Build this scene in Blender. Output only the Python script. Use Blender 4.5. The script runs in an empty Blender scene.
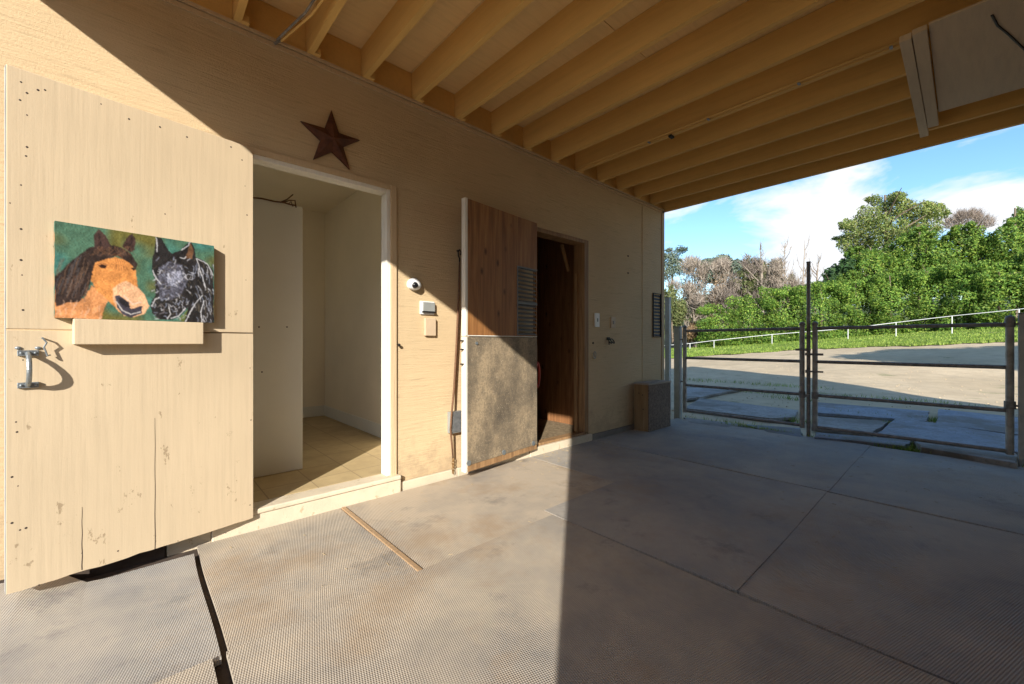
import bpy, math, random
import numpy as np
from mathutils import Vector, Matrix
random.seed(7); np.random.seed(7)
R = math.radians
S = bpy.context.scene; COL = S.collection
# ------------------------------------------------------------------ camera
FPX, CX, CY, H, D = 410.0, 512.0, 342.0, 1.16, 2.92
AL = R(47.85)
CAM = Vector((0, -D, H))
FW = Vector((math.cos(AL), math.sin(AL), 0)); RT = Vector((math.sin(AL), -math.cos(AL), 0)); UP = Vector((0, 0, 1))
def ray(px, py): return FW*FPX + RT*(px-CX) + UP*(CY-py)
def wl(px, py, y=0.0):                       # point on a plane parallel to the stable's wall
    r = ray(px, py); t = (y-CAM.y)/r.y; return CAM + r*t
def xp(px, py, x):
    r = ray(px, py); t = (x-CAM.x)/r.x; return CAM + r*t
def fl(px, py, z=0.0):
    r = ray(px, py); t = (z-CAM.z)/r.z; return CAM + r*t
def at(px, py, d): return CAM + ray(px, py)*(d/FPX)
cd = bpy.data.cameras.new('camera'); cam = bpy.data.objects.new('camera', cd); COL.objects.link(cam)
cam.location = CAM; cam.rotation_euler = (R(90), 0, AL-R(90))
cd.sensor_width = 36; cd.lens = 36*FPX/1024; cd.clip_start = .05; cd.clip_end = 3000
S.camera = cam
# ------------------------------------------------------------------ node helpers
class NT:
    def __init__(s, name):
        s.m = bpy.data.materials.new(name); s.m.use_nodes = True; s.t = s.m.node_tree
        s.b = s.t.nodes['Principled BSDF']; s.out = s.t.nodes['Material Output']
        s.tc = s.n('ShaderNodeTexCoord')
    def n(s, k, **kw):
        o = s.t.nodes.new(k)
        for a, v in kw.items(): setattr(o, a, v)
        return o
    def l(s, a, b): s.t.links.new(a, b)
    def mapping(s, sc=(1,1,1), rot=(0,0,0), loc=(0,0,0), src='Object'):
        m = s.n('ShaderNodeMapping'); m.inputs['Scale'].default_value = sc; m.inputs['Rotation'].default_value = rot
        m.inputs['Location'].default_value = loc
        s.l(s.tc.outputs[src], m.inputs['Vector']); return m.outputs['Vector']
    def noise(s, scale, detail=4, rough=.55, vec=None, dist=0):
        o = s.n('ShaderNodeTexNoise'); o.inputs['Scale'].default_value = scale
        o.inputs['Detail'].default_value = detail; o.inputs['Roughness'].default_value = rough
        o.inputs['Distortion'].default_value = dist
        s.l(vec if vec is not None else s.tc.outputs['Object'], o.inputs['Vector']); return o.outputs['Fac']
    def ramp(s, fac, stops, interp='LINEAR'):
        o = s.n('ShaderNodeValToRGB'); e = o.color_ramp.elements; o.color_ramp.interpolation = interp
        for i, (p, c) in enumerate(stops):
            if i < 2: el = e[i]; el.position = p
            else: el = e.new(p)
            el.color = (c[0], c[1], c[2], 1) if not isinstance(c, (int, float)) else (c, c, c, 1)
        s.l(fac, o.inputs['Fac']); return o.outputs['Color']
    def mix(s, fac, a, b, mode='MIX'):
        o = s.n('ShaderNodeMix', data_type='RGBA', blend_type=mode)
        for src, k in ((fac, 0), (a, 6), (b, 7)):
            if isinstance(src, (int, float)): o.inputs[k].default_value = src if k == 0 else (src, src, src, 1)
            elif isinstance(src, tuple): o.inputs[k].default_value = (*src, 1)
            else: s.l(src, o.inputs[k])
        return o.outputs[2]
    def math(s, op, a, b=0.0, c=None):
        o = s.n('ShaderNodeMath', operation=op)
        for i, v in enumerate((a, b) if c is None else (a, b, c)):
            if isinstance(v, (int, float)): o.inputs[i].default_value = v
            else: s.l(v, o.inputs[i])
        return o.outputs[0]
    def bump(s, h, strength=.3, dist=.01, prev=None):
        o = s.n('ShaderNodeBump'); o.inputs['Strength'].default_value = strength; o.inputs['Distance'].default_value = dist
        s.l(h, o.inputs['Height'])
        if prev is not None: s.l(prev, o.inputs['Normal'])
        return o.outputs['Normal']
    def fin(s, color=None, rough=.7, normal=None, metal=0.0, spec=.5):
        b = s.b
        if isinstance(color, tuple): b.inputs['Base Color'].default_value = (*color, 1)
        elif color is not None: s.l(color, b.inputs['Base Color'])
        if isinstance(rough, (int, float)): b.inputs['Roughness'].default_value = rough
        else: s.l(rough, b.inputs['Roughness'])
        b.inputs['Metallic'].default_value = metal; b.inputs['Specular IOR Level'].default_value = spec
        if normal is not None: s.l(normal, b.inputs['Normal'])
        return s.m
M = {}
def plain(name, c, rough=.6, metal=0., var=.15, scale=14, bump=.15, spec=.4):
    t = NT(name); f = t.noise(scale, 5)
    lo = tuple(x*(1-var) for x in c); hi = tuple(min(1, x*(1+var)) for x in c)
    col = t.ramp(f, [(.3, lo), (.7, hi)])
    M[name] = t.fin(col, rough, t.bump(t.noise(scale*6, 3), bump, .004), metal, spec)
# painted rough-sawn siding: saw marks across, fine pitting, chipped spots
def siding(name, base, streak=(3, 3, 60), vert=False, chips=.72, dirt=(.30, .22, .13), bs=.6, rows=False, kick=False):
    t = NT(name)
    v = t.mapping((60, 60, 2.2) if vert else streak)
    a = t.noise(1.0, 6, .65, v); b = t.noise(90, 4, .7); c = t.noise(1.3, 4, .5)
    col = t.ramp(c, [(.25, tuple(x*.90 for x in base)), (.75, tuple(min(1, x*1.07) for x in base))])
    col = t.mix(t.ramp(a, [(.30, .45), (.55, 0.0)]), col, tuple(x*.78 for x in base))
    ch = t.noise(16, 6, .75, t.mapping((1, 1, .55)))
    chf = ch
    if kick:                                     # more knocks and chips towards the foot of the leaf
        sz = t.n('ShaderNodeSeparateXYZ'); t.l(t.tc.outputs['Object'], sz.inputs[0])
        chf = t.math('ADD', ch, t.math('MULTIPLY', t.math('SUBTRACT', 1.2, sz.outputs[2]), .035))
        sc2 = t.noise(5, 5, .8, t.mapping((9, 1, 26), rot=(0, .35, 0)))
        col = t.mix(t.ramp(sc2, [(.665, 0.), (.70, .55)]), col, (.36, .25, .13))
    col = t.mix(t.ramp(chf, [(chips, 0.0), (chips+.03, .8)]), col, dirt)
    if rows:                                     # rough sawn rows, broken up along their length
        rw = t.noise(1.0, 3, .8, t.mapping((2.2, 2.2, 24))); col = t.mix(t.ramp(rw, [(.30, .5), (.42, 0.)]), col, tuple(x*.55 for x in base))
        sz = t.n('ShaderNodeSeparateXYZ'); t.l(t.tc.outputs['Object'], sz.inputs[0])
        sp = t.math('SUBTRACT', t.noise(7, 5, .75), t.math('MULTIPLY', sz.outputs[2], .55)); col = t.mix(t.ramp(sp, [(.30, 0.), (.52, .5)]), col, (.30, .22, .14))
        st = t.noise(.7, 5, .7, t.mapping((1, 1, .35), loc=(3, 0, 0))); col = t.mix(t.ramp(st, [(.50, 0.), (.72, .35)]), col, tuple(x*.68 for x in base))
    h = t.math('ADD', t.math('MULTIPLY', a, 1.1), t.math('MULTIPLY', b, .5))
    nrm = t.bump(h, bs, .006)
    M[name] = t.fin(col, .75, nrm, 0, .3)
TAN = (.575, .43, .25)
siding('siding_paint', TAN, streak=(4, 4, 75), bs=.8, rows=True)
siding('door_paint', (.60, .475, .31), vert=True, chips=.655, bs=.13, kick=True)
siding('trim_paint', (.57, .42, .25), vert=True, chips=.75)
siding('rafter_paint', (.72, .46, .155), streak=(30, 1.6, 30), chips=.74, bs=.3)
siding('deck_paint', (.78, .58, .30), streak=(4, 40, 4), chips=.78)
siding('header_paint', (.66, .53, .36), streak=(3, 30, 3), chips=.80)
siding('white_paint', (.78, .74, .64), vert=True, chips=.74, dirt=(.4, .33, .22))
siding('foundation_paint', (.60, .51, .37), streak=(8, 8, 8), chips=.60, dirt=(.42, .33, .2))
plain('room_paint', (.83, .75, .59), .8, var=.04, scale=2, bump=.08)
plain('partition_paint', (.74, .73, .66), .75, var=.04, scale=2, bump=.06)
plain('black_iron', (.02, .018, .016), .5, .6)
plain('galvanised', (.30, .33, .34), .42, .7, .2, 40)
plain('white_plastic', (.72, .72, .70), .4, 0, .04)
plain('dark_glass', (.01, .01, .012), .12, 0, .02, bump=0)
plain('beige_plastic', (.50, .38, .25), .5, 0, .05)
plain('grey_box', (.30, .31, .29), .5, .2, .1)
plain('pipe_rust', (.24, .225, .21), .55, .2, .35, 25)
plain('stile_metal', (.36, .34, .31), .5, .2, .35, 12)
plain('post_grey', (.42, .43, .42), .6, .2, .15, 9)
plain('roofing', (.10, .09, .085), .9, 0, .2, 6)
plain('red_plastic', (.50, .07, .05), .4, 0, .05)
plain('rope', (.14, .07, .035), .8, 0, .3, 60)
plain('brass_snap', (.30, .17, .06), .45, .7, .3, 60)
plain('white_fence', (.58, .58, .56), .5, 0, .05)
plain('screw_dark', (.05, .035, .03), .7, .3)
# stained plywood
def wood(name, c1, c2, sc=(9, 9, .7), knots=True, rough=.62):
    t = NT(name); v = t.mapping(sc)
    a = t.noise(1.6, 7, .6, v, 1.2)
    col = t.ramp(a, [(.25, c1), (.5, tuple((x+y)/2 for x, y in zip(c1, c2))), (.72, c2)])
    fine = t.noise(60, 3, .6, t.mapping((1, 1, .05)))
    col = t.mix(t.ramp(fine, [(.35, .4), (.6, 0.)]), col, tuple(x*.55 for x in c1))
    if knots:
        vo = t.n('ShaderNodeTexVoronoi'); vo.inputs['Scale'].default_value = 7
        t.l(t.mapping((1, 1, .55)), vo.inputs['Vector'])
        col = t.mix(t.ramp(vo.outputs['Distance'], [(.05, .85), (.16, 0.)]), col, tuple(x*.3 for x in c1))
    M[name] = t.fin(col, rough, t.bump(fine, .35, .004), 0, .3)
wood('stained_ply', (.19, .075, .022), (.42, .20, .065))
plain('louvre_grey', (.16, .16, .15), .6, .2)
wood('jamb_wood', (.20, .11, .05), (.40, .24, .11), knots=False)
wood('stall_ply', (.17, .075, .03), (.36, .17, .07))
wood('box_wood', (.22, .13, .055), (.36, .23, .11), knots=False)
plain('hill_brush', (.075, .10, .04), .95, 0, .5, .35, .5)
plain('box_facing', (.17, .12, .085), .8, 0, .45, 45, .5)
plain('straw', (.45, .34, .18), .8, 0, .3, 30)
wood('raw_lath', (.30, .19, .10), (.48, .33, .19), sc=(9, .7, 9), knots=False)
# rubber stall mat: small raised ribs, dust worn into it
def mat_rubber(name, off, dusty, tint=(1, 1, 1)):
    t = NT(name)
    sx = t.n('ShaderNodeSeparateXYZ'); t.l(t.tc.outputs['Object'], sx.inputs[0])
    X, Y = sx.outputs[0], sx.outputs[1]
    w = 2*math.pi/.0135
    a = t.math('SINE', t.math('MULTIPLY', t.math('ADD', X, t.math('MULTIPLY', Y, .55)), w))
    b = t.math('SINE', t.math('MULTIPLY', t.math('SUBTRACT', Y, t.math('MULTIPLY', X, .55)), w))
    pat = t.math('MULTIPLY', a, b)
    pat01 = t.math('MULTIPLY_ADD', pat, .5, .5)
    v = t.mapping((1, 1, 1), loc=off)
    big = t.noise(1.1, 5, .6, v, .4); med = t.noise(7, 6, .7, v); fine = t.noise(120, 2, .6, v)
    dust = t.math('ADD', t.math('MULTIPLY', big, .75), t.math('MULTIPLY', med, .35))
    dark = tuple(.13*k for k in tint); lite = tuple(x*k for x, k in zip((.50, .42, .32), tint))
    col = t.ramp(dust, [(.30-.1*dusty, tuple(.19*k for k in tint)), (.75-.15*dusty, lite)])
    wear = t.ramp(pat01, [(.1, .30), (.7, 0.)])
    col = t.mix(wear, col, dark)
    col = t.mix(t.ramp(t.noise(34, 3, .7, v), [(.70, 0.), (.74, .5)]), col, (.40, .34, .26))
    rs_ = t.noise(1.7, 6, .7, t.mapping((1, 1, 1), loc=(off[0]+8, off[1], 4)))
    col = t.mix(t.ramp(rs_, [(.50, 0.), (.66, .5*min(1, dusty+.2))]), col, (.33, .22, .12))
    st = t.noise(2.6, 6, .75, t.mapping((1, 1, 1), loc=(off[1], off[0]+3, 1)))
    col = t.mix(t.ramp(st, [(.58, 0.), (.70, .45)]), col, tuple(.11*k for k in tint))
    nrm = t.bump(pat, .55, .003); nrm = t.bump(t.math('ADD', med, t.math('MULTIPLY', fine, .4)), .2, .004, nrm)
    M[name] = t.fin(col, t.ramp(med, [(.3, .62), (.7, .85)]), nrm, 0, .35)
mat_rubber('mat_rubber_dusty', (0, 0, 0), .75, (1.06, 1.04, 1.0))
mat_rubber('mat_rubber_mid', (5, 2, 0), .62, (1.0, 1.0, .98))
mat_rubber('mat_rubber_shade', (2, 5, 0), .5, (.95, .99, 1.04))  # copy for shaded mats, cooler tint puts the shade into the colour
mat_rubber('mat_rubber_sky_tint', (9, 7, 0), .35, (.94, 1.0, 1.08))  # bluish tint puts sky light on these mats into the colour
# worn rubber facing on lower stall door
t = NT('door_rubber')
a = t.noise(1.9, 5, .65, t.mapping((1.3, 1, .8), loc=(.6, 0, .3))); b = t.noise(55, 4, .75); sp = t.noise(110, 2, .6)
c = t.ramp(a, [(.36, (.10, .08, .055)), (.5, (.20, .155, .10)), (.62, (.37, .28, .17))])
c = t.mix(t.ramp(b, [(.38, .42), (.55, 0.)]), c, (.08, .07, .055))
c = t.mix(t.ramp(sp, [(.64, 0.), (.69, .7)]), c, (.42, .35, .25))
M['door_rubber'] = t.fin(c, .8, t.bump(b, .5, .005), 0, .3)
# concrete & dirt
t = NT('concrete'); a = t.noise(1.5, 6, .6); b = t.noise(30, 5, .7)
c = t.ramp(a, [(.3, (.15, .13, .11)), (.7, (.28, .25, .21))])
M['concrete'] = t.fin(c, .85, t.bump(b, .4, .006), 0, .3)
plain('dirty_floor_curb_shade', (.06, .042, .03), .9, 0, .4, 9, .5)
def slabmat(name, off, c1=(.17, .20, .25), c2=(.31, .34, .38), st=(.12, .10, .075)):
    t = NT(name); v = t.mapping(loc=off)
    a = t.noise(1.8, 6, .65, v, .5); b = t.noise(24, 5, .7, v); s2 = t.noise(.9, 5, .7, v)
    c = t.ramp(a, [(.3, c1), (.7, c2)])
    c = t.mix(t.ramp(s2, [(.44, 0.), (.6, .85)]), c, st)
    c = t.mix(t.ramp(b, [(.38, .5), (.52, 0.)]), c, (.13, .12, .11))
    M[name] = t.fin(c, .75, t.bump(b, .5, .01), 0, .4)
slabmat('slab_blue', (0, 0, 0)); slabmat('slab_grey', (4, 1, 0), (.24, .23, .22), (.38, .36, .33))
t = NT('dirt'); a = t.noise(.22, 6, .6); b = t.noise(1.7, 8, .7); e = t.noise(40, 4, .7)
c = t.ramp(a, [(.3, (.44, .34, .21)), (.7, (.60, .475, .31))])
c = t.mix(t.ramp(b, [(.36, .6), (.6, 0.)]), c, (.37, .29, .19))
c = t.mix(t.ramp(t.noise(.8, 6, .7, t.mapping(loc=(3, 9, 0))), [(.60, 0.), (.68, .55)]), c, (.12, .15, .05))
M['dirt'] = t.fin(c, .95, t.bump(t.math('ADD', b, t.math('MULTIPLY', e, .5)), .35, .02), 0, .1)
t = NT('lawn_soil'); a = t.noise(.5, 6, .6); b = t.noise(8, 6, .75)
c = t.ramp(a, [(.3, (.13, .20, .035)), (.7, (.23, .31, .06))])
c = t.mix(t.ramp(b, [(.40, .7), (.6, 0.)]), c, (.09, .15, .02))
c = t.mix(t.ramp(t.noise(.35, 5, .7, t.mapping(loc=(7, 1, 0))), [(.55, 0.), (.7, .6)]), c, (.34, .31, .14))
M['lawn_soil'] = t.fin(c, .95, t.bump(b, 1, .05), 0, .1)
t = NT('stall_floor'); b = t.noise(26, 6, .8)
M['stall_floor'] = t.fin(t.ramp(b, [(.35, (.14, .10, .06)), (.65, (.34, .26, .16))]), .95, t.bump(b, 1, .02), 0, .1)
t = NT('floor_tiles')
br = t.n('ShaderNodeTexBrick'); br.offset = 0; br.inputs['Scale'].default_value = 1
br.inputs['Brick Width'].default_value = .305; br.inputs['Row Height'].default_value = .305; br.inputs['Mortar Size'].default_value = .004
br.inputs['Color1'].default_value = (.50, .38, .20, 1); br.inputs['Color2'].default_value = (.44, .33, .17, 1); br.inputs['Mortar'].default_value = (.27, .2, .11, 1)
t.l(t.tc.outputs['Object'], br.inputs['Vector'])
c = t.mix(t.ramp(t.noise(6, 6, .7), [(.4, .5), (.65, 0.)]), br.outputs['Color'], (.34, .25, .13))
M['floor_tiles'] = t.fin(c, .6, t.bump(t.noise(20, 4), .15, .004), 0, .4)
t = NT('rusty_star'); a = t.noise(18, 6, .7)
M['rusty_star'] = t.fin(t.ramp(a, [(.3, (.055, .022, .014)), (.7, (.15, .055, .026))]), .6, t.bump(a, .3, .005), .4, .4)
# foliage
def leafmat(name, cols, rough=.6, trans=.25):
    t = NT(name); g = t.n('ShaderNodeNewGeometry')
    c = t.ramp(g.outputs['Random Per Island'], [(i/(len(cols)-1), k) for i, k in enumerate(cols)])
    n = t.ramp(t.noise(.45, 4, .6), [(.35, .62), (.65, 1.2)])
    c = t.mix(1.0, c, n, 'MULTIPLY')
    t.fin(c, rough, None, 0, .25)
    tr = t.n('ShaderNodeBsdfTranslucent'); t.l(c, tr.inputs['Color'])
    mx = t.n('ShaderNodeMixShader'); mx.inputs[0].default_value = trans
    t.l(t.b.outputs[0], mx.inputs[1]); t.l(tr.outputs[0], mx.inputs[2]); t.l(mx.outputs[0], t.out.inputs['Surface'])
    M[name] = t.m
leafmat('leaf_vine', [(.05, .12, .018), (.10, .20, .028), (.18, .30, .042), (.30, .37, .065)])
leafmat('leaf_tree', [(.035, .09, .016), (.09, .18, .024), (.16, .27, .036), (.27, .32, .055)])
leafmat('leaf_pine', [(.07, .12, .03), (.14, .20, .045), (.22, .27, .07), (.30, .29, .11)])
leafmat('leaf_dark', [(.02, .055, .02), (.04, .09, .028), (.07, .13, .035)])
leafmat('leaf_olive', [(.09, .12, .04), (.15, .18, .06), (.22, .22, .09)])
leafmat('leaf_bluegrey', [(.10, .14, .10), (.16, .20, .15), (.20, .24, .17)])
leafmat('leaf_dry', [(.20, .12, .06), (.30, .20, .11), (.36, .26, .15)])
leafmat('twig', [(.17, .13, .10), (.27, .22, .17), (.40, .34, .28)], .8, .0)
leafmat('twig_mauve', [(.13, .10, .085), (.20, .16, .13), (.28, .23, .19)], .8, .0)
leafmat('grass_blade', [(.14, .22, .03), (.22, .32, .05), (.32, .38, .08)])
plain('bark', (.16, .12, .085), .9, 0, .3, 8, .6)
# ------------------------------------------------------------------ mesh builder
WM = {}
def wm(o): return WM.get(o, Matrix.Identity(4))
class MB:
    def __init__(s): s.v = []; s.f = []; s.mi = []; s.cur = 0
    def quad(s, a, b, c, d):
        n = len(s.v); s.v += [tuple(a), tuple(b), tuple(c), tuple(d)]; s.f.append((n, n+1, n+2, n+3)); s.mi.append(s.cur)
    def box(s, x0, x1, y0, y1, z0, z1):
        if x0 > x1: x0, x1 = x1, x0
        if y0 > y1: y0, y1 = y1, y0
        if z0 > z1: z0, z1 = z1, z0
        n = len(s.v)
        s.v += [(x, y, z) for z in (z0, z1) for y in (y0, y1) for x in (x0, x1)]
        for f in ((0,2,3,1), (4,5,7,6), (0,1,5,4), (2,6,7,3), (0,4,6,2), (1,3,7,5)):
            s.f.append(tuple(n+i for i in f)); s.mi.append(s.cur)
        return s
    def tube(s, pts, r, seg=10, caps=True):
        pts = [Vector(p) for p in pts]; rs = r if isinstance(r, (list, tuple)) else [r]*len(pts)
        n0 = len(s.v); prev = None
        for i, p in enumerate(pts):
            t = (pts[min(i+1, len(pts)-1)] - pts[max(i-1, 0)]).normalized()
            if prev is None:
                a = t.cross(Vector((0, 0, 1)));
                if a.length < .1: a = t.cross(Vector((1, 0, 0)))
            else: a = prev - t*prev.dot(t)
            a.normalize(); prev = a; b = t.cross(a)
            for k in range(seg):
                w = 2*math.pi*k/seg
                s.v.append(tuple(p + a*(math.cos(w)*rs[i]) + b*(math.sin(w)*rs[i])))
        for i in range(len(pts)-1):
            for k in range(seg):
                k2 = (k+1) % seg
                s.f.append((n0+i*seg+k, n0+i*seg+k2, n0+(i+1)*seg+k2, n0+(i+1)*seg+k)); s.mi.append(s.cur)
        if caps:
            s.f.append(tuple(n0+k for k in range(seg))[::-1]); s.mi.append(s.cur)
            m = n0+(len(pts)-1)*seg; s.f.append(tuple(m+k for k in range(seg))); s.mi.append(s.cur)
        return s
    def prism(s, poly, axis, a, b):              # poly of 2-D points extruded along axis from a to b
        n = len(s.v); k = len(poly)
        def P(p, w): return {'x': (w, p[0], p[1]), 'y': (p[0], w, p[1]), 'z': (p[0], p[1], w)}[axis]
        s.v += [P(p, a) for p in poly] + [P(p, b) for p in poly]
        s.f.append(tuple(n+i for i in range(k))); s.f.append(tuple(n+k+i for i in range(k))[::-1]); s.mi += [s.cur]*2
        for i in range(k):
            j = (i+1) % k; s.f.append((n+i, n+j, n+k+j, n+k+i)); s.mi.append(s.cur)
        return s
    def sphere(s, c, r, seg=14, rings=8, sc=(1, 1, 1)):
        n0 = len(s.v)
        for i in range(rings+1):
            th = math.pi*i/rings
            for k in range(seg):
                ph = 2*math.pi*k/seg
                s.v.append((c[0]+r*sc[0]*math.sin(th)*math.cos(ph), c[1]+r*sc[1]*math.sin(th)*math.sin(ph), c[2]+r*sc[2]*math.cos(th)))
        for i in range(rings):
            for k in range(seg):
                k2 = (k+1) % seg
                s.f.append((n0+i*seg+k, n0+(i+1)*seg+k, n0+(i+1)*seg+k2, n0+i*seg+k2)); s.mi.append(s.cur)
        return s
    def holes(s, xs, zs, y0, y1, solid):         # wall in XZ with openings, no inner faces
        nx, nz = len(xs)-1, len(zs)-1
        sol = [[solid((xs[i]+xs[i+1])/2, (zs[j]+zs[j+1])/2) for j in range(nz)] for i in range(nx)]
        g = lambda i, j: 0 <= i < nx and 0 <= j < nz and sol[i][j]
        for i in range(nx):
            for j in range(nz):
                if not sol[i][j]: continue
                a, b, c, d = xs[i], xs[i+1], zs[j], zs[j+1]
                s.quad((a, y0, c), (b, y0, c), (b, y0, d), (a, y0, d)); s.quad((b, y1, c), (a, y1, c), (a, y1, d), (b, y1, d))
                if not g(i-1, j): s.quad((a, y1, c), (a, y0, c), (a, y0, d), (a, y1, d))
                if not g(i+1, j): s.quad((b, y0, c), (b, y1, c), (b, y1, d), (b, y0, d))
                if not g(i, j-1): s.quad((a, y1, c), (b, y1, c), (b, y0, c), (a, y0, c))
                if not g(i, j+1): s.quad((a, y0, d), (b, y0, d), (b, y1, d), (a, y1, d))
        return s
    def build(s, name, mat, parent=None, local=False, bevel=0, smooth=False, merge=False):
        me = bpy.data.meshes.new(name)
        vs = s.v
        if parent is not None and not local:
            inv = wm(parent).inverted(); vs = [tuple(inv @ Vector(p)) for p in vs]
        me.from_pydata(vs, [], s.f)
        for m in (mat if isinstance(mat, list) else [mat]): me.materials.append(M[m])
        me.polygons.foreach_set('material_index', s.mi)
        if smooth: me.polygons.foreach_set('use_smooth', [True]*len(s.f))
        me.validate(); me.update()
        if merge or bevel or s.fixn():
            import bmesh
            bm = bmesh.new(); bm.from_mesh(me)
            if merge: bmesh.ops.remove_doubles(bm, verts=bm.verts, dist=1e-5)
            bmesh.ops.recalc_face_normals(bm, faces=bm.faces); bm.to_mesh(me); bm.free()
        o = bpy.data.objects.new(name, me); COL.objects.link(o)
        if parent is not None: o.parent = parent; WM[o] = wm(parent).copy()
        if bevel:
            b = o.modifiers.new('bevel', 'BEVEL'); b.width = bevel; b.segments = 2; b.limit_method = 'ANGLE'; b.angle_limit = R(40)
        return o
    def fixn(s): return len(s.f) < 6000
def tag(o, label=None, cat=None, group=None, kind=None):
    if label: o['label'] = label
    if cat: o['category'] = cat
    if group: o['group'] = group
    if kind: o['kind'] = kind
    return o
def empty(name, loc=(0,0,0), rz=0, parent=None):
    o = bpy.data.objects.new(name, None); COL.objects.link(o); o.location = loc; o.rotation_euler = (0, 0, rz)
    o.empty_display_size = .1
    m = Matrix.Translation(Vector(loc)) @ Matrix.Rotation(rz, 4, 'Z')
    if parent is not None: o.parent = parent; m = wm(parent) @ m
    WM[o] = m; return o
def thing(name, label, cat, loc=(0,0,0), rz=0, group=None): return tag(empty(name, loc, rz), label, cat, group)
# ------------------------------------------------------------------ terrain
def sstep(a, b, x):
    t = min(1, max(0, (x-a)/(b-a))); return t*t*(3-2*t)
def T(x, y):
    rx, ry = x-CAM.x, y-CAM.y
    d = rx*FW.x+ry*FW.y; lat = rx*RT.x+ry*RT.y
    z = .08*(lat-9); z = .5*(z+math.sqrt(z*z+.03))-.02
    z = min(z, 3.2)*sstep(8, 17, d) - .03*max(0, d-33)*sstep(12, 22, lat) 
    return max(0, z) - .035
def gnd(px, py, d0=6.2, d1=80):
    prev = None; d = d0
    while d < d1:
        p = at(px, py, d)
        if p.z <= T(p.x, p.y): return p
        d += .05
    return p
g = MB()
import bisect
cs = [-160, -90, -50, -30, -20, -12, -8, -4, 0, 3, 5.9] + [5.9+i*.6 for i in range(1, 80)] + [56, 62, 70, 80, 95, 120, 160, 230]
ys = [-160, -100, -75, -60] + [-50+i*.6 for i in range(0, 145)] + [38, 42, 50, 60, 80, 110, 150, 200]
nx, ny = len(cs), len(ys)
for x in cs:
    for y in ys:
        z = T(x, y)
        if x > 6.4: z += .02*math.sin(x*1.7+y*.6)*math.sin(y*1.3-x*.4) + random.uniform(-.002, .002)
        g.v.append((x, y, z))
for i in range(nx-1):
    for j in range(ny-1):
        g.f.append((i*ny+j, (i+1)*ny+j, (i+1)*ny+j+1, i*ny+j+1)); g.mi.append(0)
tag(g.build('ground', 'dirt', smooth=True), kind='structure')
# lawn sheet following the slope beyond the dirt yard
lawn_px = [(560, 363), (640, 360), (684, 357.5), (740, 354), (801, 350), (850, 348), (900, 346.5), (960, 344.5), (1024, 341.5), (1100, 338), (1200, 335)]
rows = 26; lv = MB(); near = []
for i in range(len(lawn_px)*6-5):
    k = i/6; a = int(k); b = min(a+1, len(lawn_px)-1); t = k-a
    px = lawn_px[a][0]*(1-t)+lawn_px[b][0]*t; py = lawn_px[a][1]*(1-t)+lawn_px[b][1]*t
    p = gnd(px, py+.35*math.sin(i*1.9)+.25*math.sin(i*.7)); d = (p-CAM).dot(FW); near.append((px, d))
    for r in range(rows):
        dd = d+(r/(rows-1))**1.4*(60-d); q = at(px, CY, dd)
        lv.v.append((q.x, q.y, T(q.x, q.y)+.035))
for i in range(len(near)-1):
    for r in range(rows-1):
        lv.f.append((i*rows+r, (i+1)*rows+r, (i+1)*rows+r+1, i*rows+r+1)); lv.mi.append(0)
tag(lv.build('lawn', 'lawn_soil', smooth=True), kind='structure')
gb = MB()
for _ in range(26000):
    i = random.randrange(len(near)-1); px, d = near[i]
    dd = d-.15+random.random()**1.6*20; q = at(px+random.random()*(near[i+1][0]-px), CY, dd)
    z = T(q.x, q.y)+.03; a = random.random()*6.28; w = .03; h = random.uniform(.04, .13)
    dx, dy = math.cos(a)*w, math.sin(a)*w
    n = len(gb.v); gb.v += [(q.x-dx, q.y-dy, z), (q.x+dx, q.y+dy, z), (q.x+random.uniform(-.04, .04), q.y+random.uniform(-.04, .04), z+h)]
    gb.f.append((n, n+1, n+2)); gb.mi.append(0)
tag(gb.build('lawn_grass', 'grass_blade'), 'short bright green grass on the slope beyond the dirt yard', 'grass', kind='stuff')
# floor of the breezeway
fb = MB(); fb.box(-3.2, 5.97, -3.5, -.002, -.06, -.004)
tag(fb.build('concrete_floor', 'dirty_floor_curb_shade'), kind='structure')
db = MB(); db.box(-22, -3.21, -16, 5, -.05, -.012); tag(db.build('bounce_ground', 'concrete'), kind='structure')  # unseen ground sheet added to control light bouncing in from outside
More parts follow.
